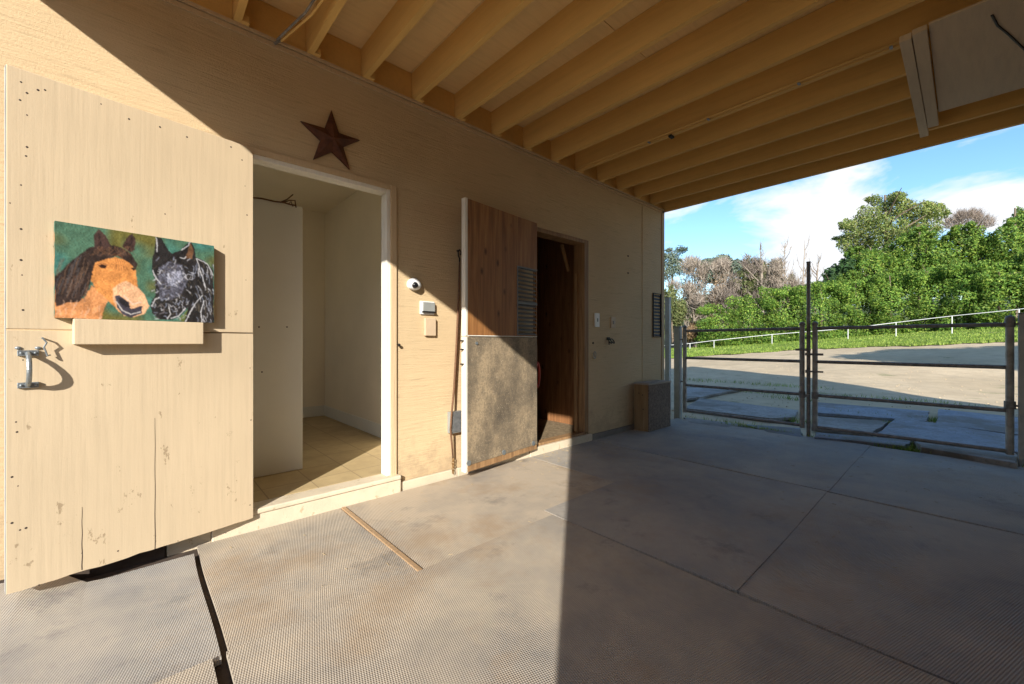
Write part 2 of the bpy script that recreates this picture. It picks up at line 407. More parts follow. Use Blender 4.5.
# ------------------------------------------------------------------ floor mats
def rmat(x0, x1, y0, y1, label, m, lift=0, jig=.006, curl=None, edge=None):
    b = MB(); nxx, nyy = 28, 20; th = .019
    seed = random.random()*10
    def Z(x, y):
        z = .004*math.sin(x*3.1+seed)*math.sin(y*4+seed*2)*.5 + lift
        if curl: z += curl(x, y)
        return max(0.0, z)
    jx = [random.uniform(-jig, jig) for _ in range(4)]
    for L in (1, 0):
        for i in range(nxx+1):
            for j in range(nyy+1):
                u, v = i/nxx, j/nyy
                x = x0+(x1-x0)*u + (jx[0]*(1-v)+jx[1]*v)*.6 + .004*math.sin(v*5+seed)
                y = y0+(y1-y0)*v + (jx[2]*(1-u)+jx[3]*u)*.4 + .002*math.sin(u*7+seed)
                if edge: y -= edge(x)*v
                b.v.append((x, y, Z(x, y) + (th if L else 0) + .0005))
    N = (nxx+1)*(nyy+1); I = lambda i, j, o: o+i*(nyy+1)+j
    for i in range(nxx):
        for j in range(nyy):
            b.f.append((I(i,j,0), I(i+1,j,0), I(i+1,j+1,0), I(i,j+1,0))); b.f.append((I(i,j,N), I(i,j+1,N), I(i+1,j+1,N), I(i+1,j,N)))
    for i in range(nxx):
        for j in (0, nyy): b.f.append((I(i,j,0), I(i+1,j,0), I(i+1,j,N), I(i,j,N)))
    for j in range(nyy):
        for i in (0, nxx): b.f.append((I(i,j,0), I(i,j+1,0), I(i,j+1,N), I(i,j,N)))
    b.mi = [0]*len(b.f)
    o = b.build('stall_mat', m); tag(o, label, 'floor mat', 'black rubber mats covering the breezeway floor'); return o
gp = .004
rmat(-1.64, .211, -1.125, -.06, 'dusty ribbed rubber mat under the cream door with the horse painting', 'mat_rubber_sky_tint', curl=lambda x, y: .055*sstep(-.15, -.45, x)*sstep(-.55, -.1, y) + .02*sstep(-.35, -.06, y), edge=lambda x: .11*sstep(-.28, -.17, x))
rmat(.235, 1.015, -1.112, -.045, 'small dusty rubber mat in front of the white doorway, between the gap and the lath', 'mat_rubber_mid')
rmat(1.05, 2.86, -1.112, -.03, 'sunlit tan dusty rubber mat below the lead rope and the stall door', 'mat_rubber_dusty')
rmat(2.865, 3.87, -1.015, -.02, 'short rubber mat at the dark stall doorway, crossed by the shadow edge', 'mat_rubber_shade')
rmat(3.897, 5.95, -1.015, -.02, 'rubber mat at the foot of the wooden step box', 'mat_rubber_sky_tint')
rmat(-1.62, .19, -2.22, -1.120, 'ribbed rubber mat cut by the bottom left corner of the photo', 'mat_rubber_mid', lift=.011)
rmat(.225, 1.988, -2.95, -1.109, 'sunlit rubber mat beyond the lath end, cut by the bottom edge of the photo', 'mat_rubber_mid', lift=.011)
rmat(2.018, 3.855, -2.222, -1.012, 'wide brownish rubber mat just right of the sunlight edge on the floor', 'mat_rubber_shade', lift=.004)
rmat(3.890, 5.95, -2.222, -1.012, 'dusty grey rubber mat in front of the tall gate pole', 'mat_rubber_sky_tint', lift=.004)
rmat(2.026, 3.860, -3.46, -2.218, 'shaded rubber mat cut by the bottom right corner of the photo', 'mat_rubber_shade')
rmat(3.893, 5.95, -3.46, -2.218, 'dark rubber mat before the right gate, cut by the right edge of the photo', 'mat_rubber_sky_tint')
# fill strip between rows on the left part of mat row two (joint between 1.11 and 1.02)
lath = MB()
pts = [(1.018, -.05), (1.018, -1.11), (1.046, -1.11), (1.046, -.05)]
lath.prism([(p[0], p[1]) for p in pts], 'z', .001, .026)
tag(lath.build('wood_lath', 'raw_lath', bevel=.003), 'thin bare wooden lath in the floor joint by the doorway step', 'lath')
# dark debris in the open joint
# ------------------------------------------------------------------ the stable
B = thing('stable_building', 'tan painted horse stable with open breezeway roof on deep rafters, two doorways open', 'stable', (0, 0, 0))
TOP = 3.055
D1 = (.47, 1.40, .15, 2.315); D2 = (2.93, 3.83, .10, 2.33)
def solid(x, z):
    return not (D1[0] < x < D1[1] and z < D1[3]) and not (D2[0] < x < D2[1] and z < D2[3])
w = MB().holes([-4.0, D1[0], D1[1], D2[0], D2[1], 5.53], [.085, D1[3], D2[3], TOP], 0, .08, solid)
W1 = w.build('front_wall', 'siding_paint', B, merge=True)
c = MB().box(5.53, 5.60, -.012, .10, .06, TOP); c.build('corner_trim', 'trim_paint', W1, bevel=.004)
c = MB().box(-4, 5.6, -.022, -.001, TOP-.012, TOP+.006); c.box(-4, 5.6, -.012, -.001, TOP-.045, TOP-.018); c.build('top_trim', 'trim_paint', W1)
# foundation in short cast lengths
fxs = [-4, -1.2, -.03, .27]
for a, b_ in ((-4, -1.3), (-1.296, .10), (.104, .30)): MB().box(a, b_, -.018, .10, -.05, .083).build('foundation_curb', 'foundation_paint' if a > 0 else 'dirty_floor_curb_shade', W1, bevel=.006)  # left curb lengths coloured dark to deepen the shadow under the open door
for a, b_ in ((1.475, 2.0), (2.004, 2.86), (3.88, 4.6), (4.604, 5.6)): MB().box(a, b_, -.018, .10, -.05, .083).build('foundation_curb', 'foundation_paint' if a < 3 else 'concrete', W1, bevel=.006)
# step of the white doorway (rough, weathered)
st = MB(); st.box(.30, 1.47, -.04, .085, -.02, .118); st.box(.33, 1.465, -.052, .0895, .1185, .150)
st.build('door_step', 'foundation_paint', B, bevel=.008)
MB().box(2.865, 3.875, -.028, .12, -.02, .098).build('stall_sill', 'foundation_paint', B, bevel=.006)
MB().box(2.965, 3.795, .0, .10, .0985, .125).build('stall_threshold', 'jamb_wood', B, bevel=.004)
# vertical siding joints/battens near the east end
# other outer walls and the roof over the rooms
o = MB(); o.box(5.45, 5.53, .12, 6, 0, 3.2); o.box(-4, 5.53, 6, 6.12, 0, 3.2); o.box(-4.12, -4, 0, 6.12, 0, 3.2)
o.build('outer_wall', 'siding_paint', B)
rz0 = TOP+.225
XL = -.87
deck = MB(); deck.box(XL, 5.60, -3.75, .0, rz0, rz0+.02)
# plywood seams as separate sheets
deck = MB()
sx = [XL, .36, 1.575, 2.79, 4.01, 5.60]; syy = [-3.75, -2.54, -1.32, .35]
random.seed(3)
for i in range(5):
    for j in range(3):
        dz = random.uniform(0, .002)
        deck.box(sx[i]+.002, sx[i+1]-.002, syy[j]+.002, syy[j+1]-.002, rz0+.001+dz, rz0+.018)
RF = deck.build('roof_deck', 'deck_paint', B)
rt = MB(); rt.box(XL-.02, 5.66, -3.78, .36, rz0+.0185, rz0+.045); rt.build('roofing', 'roofing', RF)
m = MB()
for (a0, a1, b0, b1) in ((-4.2, -.86, .362, 6.4), (.51, 5.66, .362, 6.4), (-.859, .509, .362, .84), (-.859, .509, 2.96, 6.4)): m.box(a0, a1, b0, b1, 3.22, rz0+.045)
m.build('rear_roof', 'roofing', B)
MB().box(-4.15, XL-.021, -.0, .36, TOP, rz0+.045).build('eave_board', 'siding_paint', B)
rx = [.43-.406*3+.002, .43-.812, .43-.406, .43] + [.833] + [1.20+.406*k for k in range(11)]
rx = [-.84, -.40, .02, .425, .83] + [1.20+.4045*k for k in range(11)]
cl = None
for k, x in enumerate(rx):
    b_ = MB(); wv = random.uniform(-.004, .004); ny_ = 12
    for q_ in range(ny_+1):
        yq = .03-3.77*q_/ny_; dx = wv*math.sin(math.pi*q_/ny_) ; b_.v += [(x-.019+dx, yq, TOP+.007), (x+.019+dx, yq, TOP+.007), (x+.019+dx, yq, rz0-.0005), (x-.019+dx, yq, rz0-.0005)]
    for q_ in range(ny_):
        for e_ in range(4): b_.f.append((q_*4+e_, q_*4+(e_+1) % 4, q_*4+4+(e_+1) % 4, q_*4+4+e_)); b_.mi.append(0)
    b_.f += [(0, 1, 2, 3), (ny_*4+3, ny_*4+2, ny_*4+1, ny_*4)]; b_.mi += [0, 0]
    r_ = b_.build('rafter', 'rafter_paint', RF)
MB().box(5.585, 5.632, -3.76, .05, TOP-.02, rz0+.0).build('fascia', 'rafter_paint', RF, bevel=.003)
MB().box(5.633, 5.665, -3.78, .06, TOP+.12, rz0+.018).build('drip_edge', 'roofing', RF)
for k, x in enumerate(rx[:-1]):
    x2 = rx[k+1] if k+1 < len(rx) else 5.58
    MB().box(x+.02, x2-.02, .012, .03, TOP+.0065, rz0-.001).build('blocking', 'rafter_paint', RF)
    if x > -.5: MB().box(x+.0195, x+.058, -.05, .011, TOP+.0065, TOP+.052).build('cleat', 'rafter_paint', RF, bevel=.002)
MB().box(rx[-1]+.02, 5.583, .012, .03, TOP+.0065, rz0-.001).build('blocking', 'rafter_paint', RF)
# white doorway: jambs, casing
j = MB(); j.box(D1[1]-.032, D1[1]-.001, -.006, .088, .151, D1[3]-.002); j.box(D1[0]+.001, D1[0]+.03, -.006, .088, .151, D1[3]-.002)
j.box(D1[0]+.031, D1[1]-.033, -.006, .088, D1[3]-.034, D1[3]-.003)
DF = j.build('door_frame', 'white_paint', B, bevel=.003)
k = MB(); k.box(D1[1]-.002, D1[1]+.045, -.016, -.0005, .085, D1[3]+.03); k.box(D1[0]-.04, D1[1]-.003, -.016, -.0005, D1[3]-.006, D1[3]+.03)
k.build('casing', 'trim_paint', DF, bevel=.002)
q = wl(398, 345); MB().sphere((q.x-.004, -.025, q.z), .012).build('door_stop', 'black_iron', DF)
# stall doorway: timber frame
j = MB(); j.box(D2[1]-.075, D2[1]-.001, -.006, .15, .126, D2[3]-.002); j.box(D2[0]+.001, D2[0]+.035, -.006, .15, .126, D2[3]-.002)
j.box(D2[0]+.036, D2[1]-.076, -.006, .15, D2[3]-.045, D2[3]-.002)
SF = j.build('stall_door_frame', 'jamb_wood', B, bevel=.003)
j = MB(); j.box(D2[1]-.115, D2[1]-.0755, .07, .11, .127, 1.95); j.build('door_stop', 'jamb_wood', SF, bevel=.002)
j = MB()
j.prism([(3.58, 2.28), (3.70, 1.98), (3.715, 2.0), (3.61, 2.28)], 'y', .18, .21); j.build('brace', 'jamb_wood', SF)
# tack room
TR = empty('tack_room', (0, 0, 0), 0, B)
fz = .15; X0, X1, Y1_, CZ = -.9, 1.88, 3.0, 2.93
m = MB(); m.box(X0-.08, X1+.08, .096, Y1_+.1, fz-.05, fz); m.box(D1[0]+.03, D1[1]-.032, .0905, .0955, fz-.05, fz); m.build('floor_tiles', 'floor_tiles', TR)
m = MB(); m.box(X1, X1+.08, .0815, Y1_, fz+.001, CZ); m.box(X0-.08, X1+.08, Y1_+.001, Y1_+.08, fz+.001, CZ); m.box(X0-.08, X0, .0815, Y1_, fz+.001, CZ)
m.box(X0+.001, D1[0], .082, .094, fz+.001, CZ); m.box(D1[1]+.001, X1-.001, .082, .094, fz+.001, CZ); m.box(D1[0]+.001, D1[1], .082, .14, D1[3]+.001, CZ)
m.build('room_wall', 'room_paint', TR)
sk = (-.80, .45, .9, 2.9)
m = MB(); ZC = CZ+.001
for (a0, a1, b0, b1) in ((X0-.08, sk[0], .082, Y1_+.1), (sk[1], X1+.08, .082, Y1_+.1), (sk[0]+.0001, sk[1]-.0001, .082, sk[2]), (sk[0]+.0001, sk[1]-.0001, sk[3], Y1_+.1)): m.box(a0, a1, b0, b1, ZC, ZC+.03)
m.build('room_ceiling', 'room_paint', TR)
m = MB(); z_a, z_b = ZC+.031, 3.85
m.box(sk[0]-.05, sk[0]-.001, sk[2]-.05, sk[3]+.05, z_a, z_b); m.box(sk[1]+.001, sk[1]+.05, sk[2]-.05, sk[3]+.05, z_a, z_b); m.box(sk[0], sk[1], sk[2]-.05, sk[2]-.001, z_a, z_b); m.box(sk[0], sk[1], sk[3]+.001, sk[3]+.05, z_a, z_b)
m.build('added_fill_shaft', 'white_paint', TR)  # skylight added out of sight to fill the room with light
m = MB(); m.box(X1-.014, X1-.001, .0965, Y1_-.016, fz+.001, fz+.14); m.box(.95, X1-.001, Y1_-.015, Y1_, fz+.001, fz+.14); m.build('baseboard', 'partition_paint', TR, bevel=.003)
m = MB(); m.box(X0+.01, .955, .62, .72, fz+.001, 2.235); PT = m.build('partition_wall', 'partition_paint', TR, bevel=.003)
for (px, py) in ((259, 327), (287, 327), (262, 372)):
    q_ = wl(px, py, .618); MB().sphere((q_.x, .619, q_.z), .006, 8, 4).build('screw', 'screw_dark', TR)
# stall interior
SR = empty('horse_stall', (0, 0, 0), 0, B)
MB().box(2.05, 4.55, .121, 3.6, 0.02, .098).build('bedding_floor', 'stall_floor', SR)
m = MB(); m.box(4.1, 4.16, .0815, 3.4, .099, 3.0); m.box(2.05, 4.16, 3.41, 3.47, .099, 3.0); m.box(2.0, 2.049, .0815, 3.4, .099, 3.0)
m.box(2.05, D2[0], .082, .14, .099, 3.0); m.box(D2[1]+.001, 4.09, .082, .14, .099, 3.0); m.box(D2[0]+.001, D2[1], .082, .14, D2[3]+.001, 3.0)
m.build('stall_lining', 'stall_ply', SR)
MB().box(2.0, 4.2, .082, 3.5, 3.001, 3.03).build('stall_ceiling', 'stall_ply', SR)
# ---- the cream dutch door, swung right back
TH1 = R(11); HG1 = (.488, -.03, 0)
DD = empty('dutch_door', HG1, TH1, B); L1 = .928
def on_door(px, py, hg, th, off):                 # pixel -> local (x, z) of a door leaf
    n = Vector((math.sin(th), -math.cos(th), 0)); p0 = Vector(hg)+n*off
    r = ray(px, py); t = (p0-CAM).dot(n)/r.dot(n); p = CAM+r*t
    q = p-Vector(hg); return q.x*math.cos(th)+q.y*math.sin(th), p.z
zt, zs, zb = 2.315, 1.212, .105; th_ = .045
c_ = 0.055
m = MB().prism([(-L1, zs+.003), (0, zs+.003), (0, zt-c_*.8), (-.012, zt-.022), (-c_*.8, zt-.003), (-.11, zt+.0), (-L1, zt)], 'y', -th_, 0)
UL = m.build('upper_leaf', 'door_paint', DD, local=True, bevel=.003)
# lower leaf: boards with grooves, ragged foot
m = MB()
m.prism([(-L1+L1*k_/20, zb+random.uniform(0, .007)) for k_ in range(21)]+[(0, zs-.003), (-L1, zs-.003)], 'y', -th_, 0)
LL = m.build('lower_leaf', 'door_paint', DD, local=True, bevel=.0015)
for cpx, cy0, cy1 in ((155, 418, 551), (82, 507, 570)):
    c1 = on_door(cpx, cy0, HG1, TH1, th_); c2 = on_door(cpx, cy1, HG1, TH1, th_); m = MB(); n_ = 14
    for k_ in range(n_):
        z_a = c1[1]+(c2[1]-c1[1])*k_/n_; z_b = c1[1]+(c2[1]-c1[1])*(k_+1)/n_; ww = .0006+.0012*k_/n_*(1 if cpx in (155, 82) else .4); xa = c1[0]+.0007*math.sin(k_*1.3+cpx)
        xb = c1[0]+.0007*math.sin((k_+1)*1.3+cpx)
        m.quad((xa-ww, -th_-.0006, z_a), (xb-ww, -th_-.0006, max(z_b, zb+.004)), (xb+ww, -th_-.0006, max(z_b, zb+.004)), (xa+ww, -th_-.0006, z_a))
    m.build('crack', 'screw_dark', LL if False else DD, local=True)
m = MB().box(-L1-.003, -L1-.0005, -th_+.002, -.002, zb+.01, zt-.005); m.build('edge_strip', 'post_grey', DD, local=True)
for (px, py) in [(27,93),(38,90),(45,90),(101,104),(129,119),(160,127),(187,137),(21,82),(20,100),(27,115),(27,147),(26,156),(21,185),(10,203),(21,229),(21,260),(22,275),(23,310),(22,352),(23,360),(16,422),(17,432),(12,477),(18,486),(242,160),(245,186),(247,215),(165,214),(231,147),(12,523),(20,530),(26,528),(39,585),(82,553),(118,551),(178,541),(226,533),(250,505),(251,420),(250,368),(246,280)]:
    x_, z_ = on_door(px, py, HG1, TH1, th_)
    MB().sphere((x_, -th_, z_), .0042*random.uniform(.6, 1.1), 8, 4, (1, .3, 1)).build('nail_head', 'screw_dark', DD, local=True)
x0_, z1_ = on_door(73, 322, HG1, TH1, th_+.03); x1_, z0_ = on_door(202, 344, HG1, TH1, th_+.03)
zl1 = 1.265; zl0 = on_door(73, 344.5, HG1, TH1, th_+.05)[1]
MB().box(x0_, x1_, -th_-.055, -th_-.0005, zl0, zl1-.001).build('ledge_board', 'door_paint', DD, local=True, bevel=.003)
# pull handle
hx, hz = on_door(28, 367, HG1, TH1, th_)
zt_ = on_door(28, 353, HG1, TH1, th_)[1]; zb_ = on_door(28, 385, HG1, TH1, th_)[1]
m = MB()
for zz in (zt_, zb_): m.box(hx-.030, hx+.030, -th_-.012, -th_-.0005, zz-.012, zz+.012)
arc = [(hx, -th_-.010-.052*math.sin(math.pi*i/10)**.6 if 0 < i < 10 else -th_-.01, zt_+(zb_-zt_)*i/10) for i in range(11)]
m.tube(arc, .0085, 10)
for zz in (zt_, zb_):
    for q_ in (-.02, .02): m.sphere((hx+q_, -th_-.013, zz), .005, 8, 5)
m.build('pull_handle', 'galvanised', DD, local=True, bevel=.002)
ax, az = on_door(42, 338, HG1, TH1, th_); bx, bz = on_door(47, 356, HG1, TH1, th_)
m = MB().tube([(ax, -th_-.001, az), (ax, -th_-.022, az), (ax+.012, -th_-.024, az-.02), (bx-.01, -th_-.02, (az+bz)/2), (bx, -th_-.022, bz), (bx+.008, -th_-.012, bz+.004)], .0035, 8)
m.build('hook', 'galvanised', DD, local=True)
for px in (18, 38):
    ax, az = on_door(px, 348, HG1, TH1, th_); MB().sphere((ax, -th_-.002, az), .010, 10, 6, (1, .5, .7)).build('screw', 'galvanised', DD, local=True)
# hinges between leaf and jamb
for zz in (.35, 1.05, 1.45, 2.1): MB().tube([(.004, -.006, zz-.04), (.004, -.006, zz+.04)], .006, 8).build('hinge', 'galvanised', DD, local=True)
# ---- stall door, wood above and rubber below
TH2 = R(7); HG2 = (2.905, -.03, 0); L2 = .962
SD = empty('stall_door', HG2, TH2, B); t2 = .045
z2t, z2s, z2b = 2.335, 1.205, .095
lx = on_door(517.5, 300, HG2, TH2, t2)[0]; lz1 = on_door(525, 268, HG2, TH2, t2)[1]
m = MB().holes([-L2+.028, lx, -.012, -.001], [z2s+.012, z2s+.02, lz1, z2t], -t2, -t2+.02, lambda x, z: not (lx < x < -.012 and z2s+.02 < z < lz1))
UP2 = m.build('upper_panel', 'stained_ply', SD, local=True, merge=True)
m = MB().box(-L2, -L2+.0275, -t2-.002, 0, z2s+.005, z2t+.004); m.box(-L2+.028, -.001, -t2-.001, -.0, z2s+.003, z2s+.0115); m.build('edge_frame', 'white_paint', SD, local=True, bevel=.003)
m = MB(); n_ = 17
for i in range(n_):
    z_ = z2s+.03+(lz1-z2s-.04)*i/(n_-1)
    m.v += [(lx+.004, -t2-.006, z_-.010), (-.014, -t2-.006, z_-.010), (-.014, -t2+.016, z_+.010), (lx+.004, -t2+.016, z_+.010)]
    k_ = len(m.v)-4; m.v += [(v[0], v[1], v[2]+.003) for v in m.v[k_:k_+4]]
    for f in ((0,1,2,3), (4,7,6,5), (0,4,5,1), (2,6,7,3), (0,3,7,4), (1,5,6,2)): m.f.append(tuple(k_+a for a in f)); m.mi.append(0)
m.box(lx-.008, lx+.003, -t2-.006, -t2-.0005, z2s+.02, lz1+.006); m.box(lx+.0035, -.002, -t2-.006, -t2-.0005, lz1-.006, lz1+.006)
m.box(lx+.0035, -.002, -t2-.004, -t2+.01, (z2s+lz1)/2-.016, (z2s+lz1)/2+.006)
m.build('louvre_vent', 'louvre_grey', SD, local=True)
m = MB().box(-L2+.001, -.002, -t2+.021, -.001, z2b+.02, z2s-.005); m.build('core_board', 'stall_ply', SD, local=True)
m = MB().box(-L2+.026, -.004, -t2-.004, -t2+.018, z2b+.055, z2s-.004); m.build('rubber_panel', 'door_rubber', SD, local=True, bevel=.003)
m = MB().box(-L2, -L2+.025, -t2-.002, 0, z2b-.0, z2s-.001); m.build('edge_frame', 'white_paint', SD, local=True, bevel=.003)
m = MB().box(-L2+.026, -.004, -t2-.008, -t2+.01, z2b+.055, z2b+.085); KS = m.build('kick_strip', 'door_rubber', SD, local=True, bevel=.002)
m = MB().box(-L2+.026, -.36, -t2-.004, -.002, z2b, z2b+.054); m.box(-.357, -.004, -t2-.0025, -.002, z2b+.006, z2b+.054); m.build('foot_board', 'jamb_wood', SD, local=True, bevel=.002)
for x_, z_, r_ in ((-.93, z2b+.075, .022), (-.50, z2b+.075, .022), (-.07, z2b+.075, .022), (-.84, 1.15, .012)): MB().tube([(x_, -t2-.013, z_), (x_, -t2-.003, z_)], r_, 14).build('washer', 'galvanised', SD, local=True)
for zz in (.98, 1.10, 1.17): MB().box(-L2-.03, -L2-.001, -.030, -.018, zz-.006, zz+.006).build('latch', 'black_iron', SD, local=True)
# louvre on the wall by the corner
a_ = wl(652.5, 295); b_ = wl(664, 336)
m = MB(); x0v, x1v, z0v, z1v = a_.x, 5.50, b_.z-.01, a_.z+.02
for i in range(13):
    z_ = z0v+(z1v-z0v)*(i+.5)/13; m.prism([(-.014, z_-.012), (-.010, z_-.015), (-.001, z_+.006), (-.003, z_+.010)], 'x', x0v+.01, x1v-.01)
m.box(x0v, x0v+.0095, -.018, -.0005, z0v, z1v); m.box(x1v-.0095, x1v, -.018, -.0005, z0v, z1v); m.box(x0v, x1v, -.018, -.0006, z0v-.01, z0v-.0005); m.box(x0v, x1v, -.018, -.0006, z1v+.0005, z1v+.01)
m.build('wall_vent', 'black_iron', B)
# narrow battens on the siding near the vent
bx_ = wl(642, 300).x
MB().box(bx_, bx_+.02, -.006, -.0005, .09, TOP-.05).build('batten', 'siding_paint', W1)
# weep holes / patches
for (px, py) in ((628, 256), (628, 273), (593, 343)):
    q = wl(px, py); MB().sphere((q.x, -.002, q.z), .016, 10, 6, (1, .4, .8)).build('knot_hole', 'screw_dark', W1)
# ------------------------------------------------------------------ header panel under the rafters
HP = thing('access_panel', 'plain plywood panel with two boards fixed under the rafters at top right', 'ceiling panel', (4.1, -2.9, TOP))
MB().box(3.47, 4.86, -3.74, -2.775, TOP-.008, TOP+.005).build('plywood_sheet', 'header_paint', HP, bevel=.002)
MB().box(3.50, 5.27, -2.70, -2.645, TOP-.034, TOP+.005).build('edge_board', 'header_paint', HP, bevel=.003)
MB().box(3.48, 5.10, -2.768, -2.703, TOP-.028, TOP+.005).build('edge_board', 'header_paint', HP, bevel=.003)
q1 = fl(992, 15, TOP-.010); q2 = fl(1008, 34, TOP-.010); q3 = fl(1030, 55, TOP-.010)
MB().tube([q1, (q1+q2)/2+Vector((0, .01, 0)), q2, q3], .006, 6).build('cable', 'black_iron', HP)
# conduit running along a rafter
cx_ = rx[11]; # refined below
cond = thing('conduit', 'thin painted conduit pipe running beside a rafter to the access panel', 'pipe', (3.6, -1.5, TOP))
rA = fl(720, 107, TOP); 
m = MB(); xr = rx[min(range(len(rx)), key=lambda i: abs(rx[i]-rA.x))]
m.tube([(xr-.040, -3.7, TOP+.022), (xr-.040, -1.7, TOP+.02), (xr-.042, -.35, TOP+.028), (xr-.045, -.02, TOP+.03)], .011, 10); m.build('pipe', 'rafter_paint', cond, smooth=True)
for yy in (-.9, -1.45, -2.1, -2.6): MB().box(xr-.056, xr-.0195, yy-.008, yy+.008, TOP+.002, TOP+.008).build('clip', 'galvanised', cond)
m = MB(); m.box(xr-.035, xr+.025, -1.12, -1.09, TOP-.012, TOP+.004); m.build('clamp', 'black_iron', cond)
cond2 = thing('cable_pair', 'two thin rods slanting up from the wall top between rafters near the star', 'rod', (.75, 0, TOP))
pA = Vector((.70, -.01, TOP+.01)); 
m = MB(); m.tube([(.655, -.03, TOP+.0), (.74, -.35, TOP+.02), (.84-.03, -.9, TOP+.06)], .007, 8); m.build('rod', 'rafter_paint', cond2)
m = MB(); m.tube([(.635, -.03, TOP+.0), (.71, -.35, TOP+.02), (.76, -.9, TOP+.06)], .007, 8); m.tube([(.62, -.024, TOP-.03), (.655, -.03, TOP+.01)], .009, 8); m.build('rod', 'pipe_rust', cond2)
# ------------------------------------------------------------------ painting on the ledge
PB = thing('horse_painting', 'unframed canvas of a bay horse and a black horse on green, on the door ledge', 'painting', HG1, TH1)
off = th_+.034
TL = on_door(54, 220.5, HG1, TH1, off); TRc = on_door(214.5, 246, HG1, TH1, off); BR = on_door(213.5, 324, HG1, TH1, off); BL = on_door(55.5, 320.7, HG1, TH1, off)
px0, px1 = (TL[0]+BL[0])/2, (TRc[0]+BR[0])/2; pz0, pz1 = zl1+.001, (TL[1]+TRc[1])/2
NU, NV = 320, 190
uu, vv = np.meshgrid(np.linspace(px0, px1, NU+1), np.linspace(pz1, pz0, NV+1), indexing='ij')
rng = np.random.RandomState(4)
def vnoise(fx, fy, seed):
    r_ = np.random.RandomState(seed); gx = max(2, int(fx)+2); gy = max(2, int(fy)+2); gr = r_.rand(gx+1, gy+1)
    a = np.linspace(0, 1, NU+1)[:, None]*fx + np.zeros((1, NV+1)); b = np.linspace(0, 1, NV+1)[None, :]*fy + np.zeros((NU+1, 1))
    i = a.astype(int); j = b.astype(int); fa = a-i; fb_ = b-j; fa = fa*fa*(3-2*fa); fb_ = fb_*fb_*(3-2*fb_)
    i1 = np.minimum(i+1, gx); j1 = np.minimum(j+1, gy)
    return (gr[i, j]*(1-fa)+gr[i1, j]*fa)*(1-fb_)+(gr[i, j1]*(1-fa)+gr[i1, j1]*fa)*fb_
n1 = vnoise(9, 5, 1); n2 = vnoise(34, 20, 2); n3 = vnoise(110, 70, 3)
img = np.zeros((NU+1, NV+1, 3))
def A_(c): return np.array(c)
mixc = lambda a, b, f: a*(1-f[..., None]) + b*f[..., None]
img[:] = A_((.07, .15, .095)); img = mixc(img, A_((.13, .12, .03)), np.clip((n1-.55)*3, 0, 1)); img = mixc(img, A_((.05, .17, .14)), np.clip((.42-n1)*3, 0, 1))
img *= (.75+.5*n2)[..., None]
def L1p(x, y): return on_door(50+x/5.947, 215+y/5.947, HG1, TH1, off)
def L2p(x, y): return on_door(130+x/5.947, 225+y/5.947, HG1, TH1, off)
def inside(poly):
    m_ = np.zeros(uu.shape, bool); n = len(poly)
    for i in range(n):
        x1, y1 = poly[i]; x2, y2 = poly[(i+1) % n]
        c_ = ((y1 > vv_) != (y2 > vv_)) & (uu_ < (x2-x1)*(vv_-y1)/((y2-y1)+1e-12)+x1)
        m_ ^= c_
    return m_
uu_ = uu + (n3-.5)*.004; vv_ = vv + (n2-.5)*.004
def paint(fn, pts, c, var=.25, nz=None):
    m_ = inside([fn(*p) for p in pts]); k = (1-var+2*var*(n2 if nz is None else nz))
    img[m_] = (A_(c)[None, :]*k[m_][:, None])
def stroke(fn, pts, wd, c, alpha=.85):
    P = [fn(*p) for p in pts]; dmin = np.full(uu.shape, 9.)
    for i in range(len(P)-1):
        ax, ay = P[i]; bx, by = P[i+1]; L = (bx-ax)**2+(by-ay)**2+1e-12
        t = np.clip(((uu_-ax)*(bx-ax)+(vv_-ay)*(by-ay))/L, 0, 1)
        dmin = np.minimum(dmin, np.hypot(uu_-ax-t*(bx-ax), vv_-ay-t*(by-ay)))
    k = np.clip(1.4-dmin/wd, 0, 1)*alpha; img[:] = mixc(img, A_(c), k)
BR_, OR, PK, MN = (.10, .045, .022), (.62, .25, .07), (.70, .40, .22), (.035, .022, .018)
paint(L1p, [(20, 380), (80, 440), (200, 500), (250, 420), (350, 500), (320, 560), (300, 640), (10, 640)], (.60, .26, .10), .3)            # neck
paint(L1p, [(255, 290), (330, 262), (390, 250), (470, 275), (510, 330), (520, 430), (545, 470), (540, 560), (500, 605), (440, 600), (385, 550), (330, 490), (270, 440), (240, 380)], OR, .25)   # face
paint(L1p, [(375, 430), (450, 390), (520, 430), (560, 470), (590, 540), (560, 590), (500, 608), (440, 600), (395, 555), (375, 500)], PK, .2)    # muzzle
paint(L1p, [(385, 480), (410, 475), (470, 520), (480, 560), (550, 540), (545, 585), (480, 612), (430, 590), (400, 550)], (.05, .045, .06), .3)   # nostril & lip
paint(L1p, [(405, 490), (450, 505), (475, 545), (450, 550), (415, 520)], (.02, .018, .02), .2)
stroke(L1p, [(392, 515), (430, 565), (480, 592), (540, 575)], .0018, (.75, .72, .68)); stroke(L1p, [(440, 480), (490, 530), (540, 520)], .003, (.72, .55, .42))
paint(L1p, [(20, 370), (60, 340), (130, 270), (240, 190), (330, 175), (420, 190), (480, 230), (520, 290), (510, 320), (470, 285), (400, 240), (340, 262), (265, 285), (250, 360), (225, 460), (170, 520), (110, 520), (35, 545)], MN, .5)   # mane
paint(L1p, [(262, 180), (262, 120), (290, 82), (330, 120), (360, 180), (310, 220), (275, 215)], (.055, .03, .025), .4)       # ears
paint(L1p, [(430, 190), (455, 140), (487, 106), (510, 150), (505, 205), (480, 225)], (.055, .03, .025), .4)
stroke(L1p, [(290, 110), (300, 150), (300, 200)], .003, (.02, .012, .012)); stroke(L1p, [(487, 130), (485, 170), (475, 205)], .003, (.02, .012, .012))
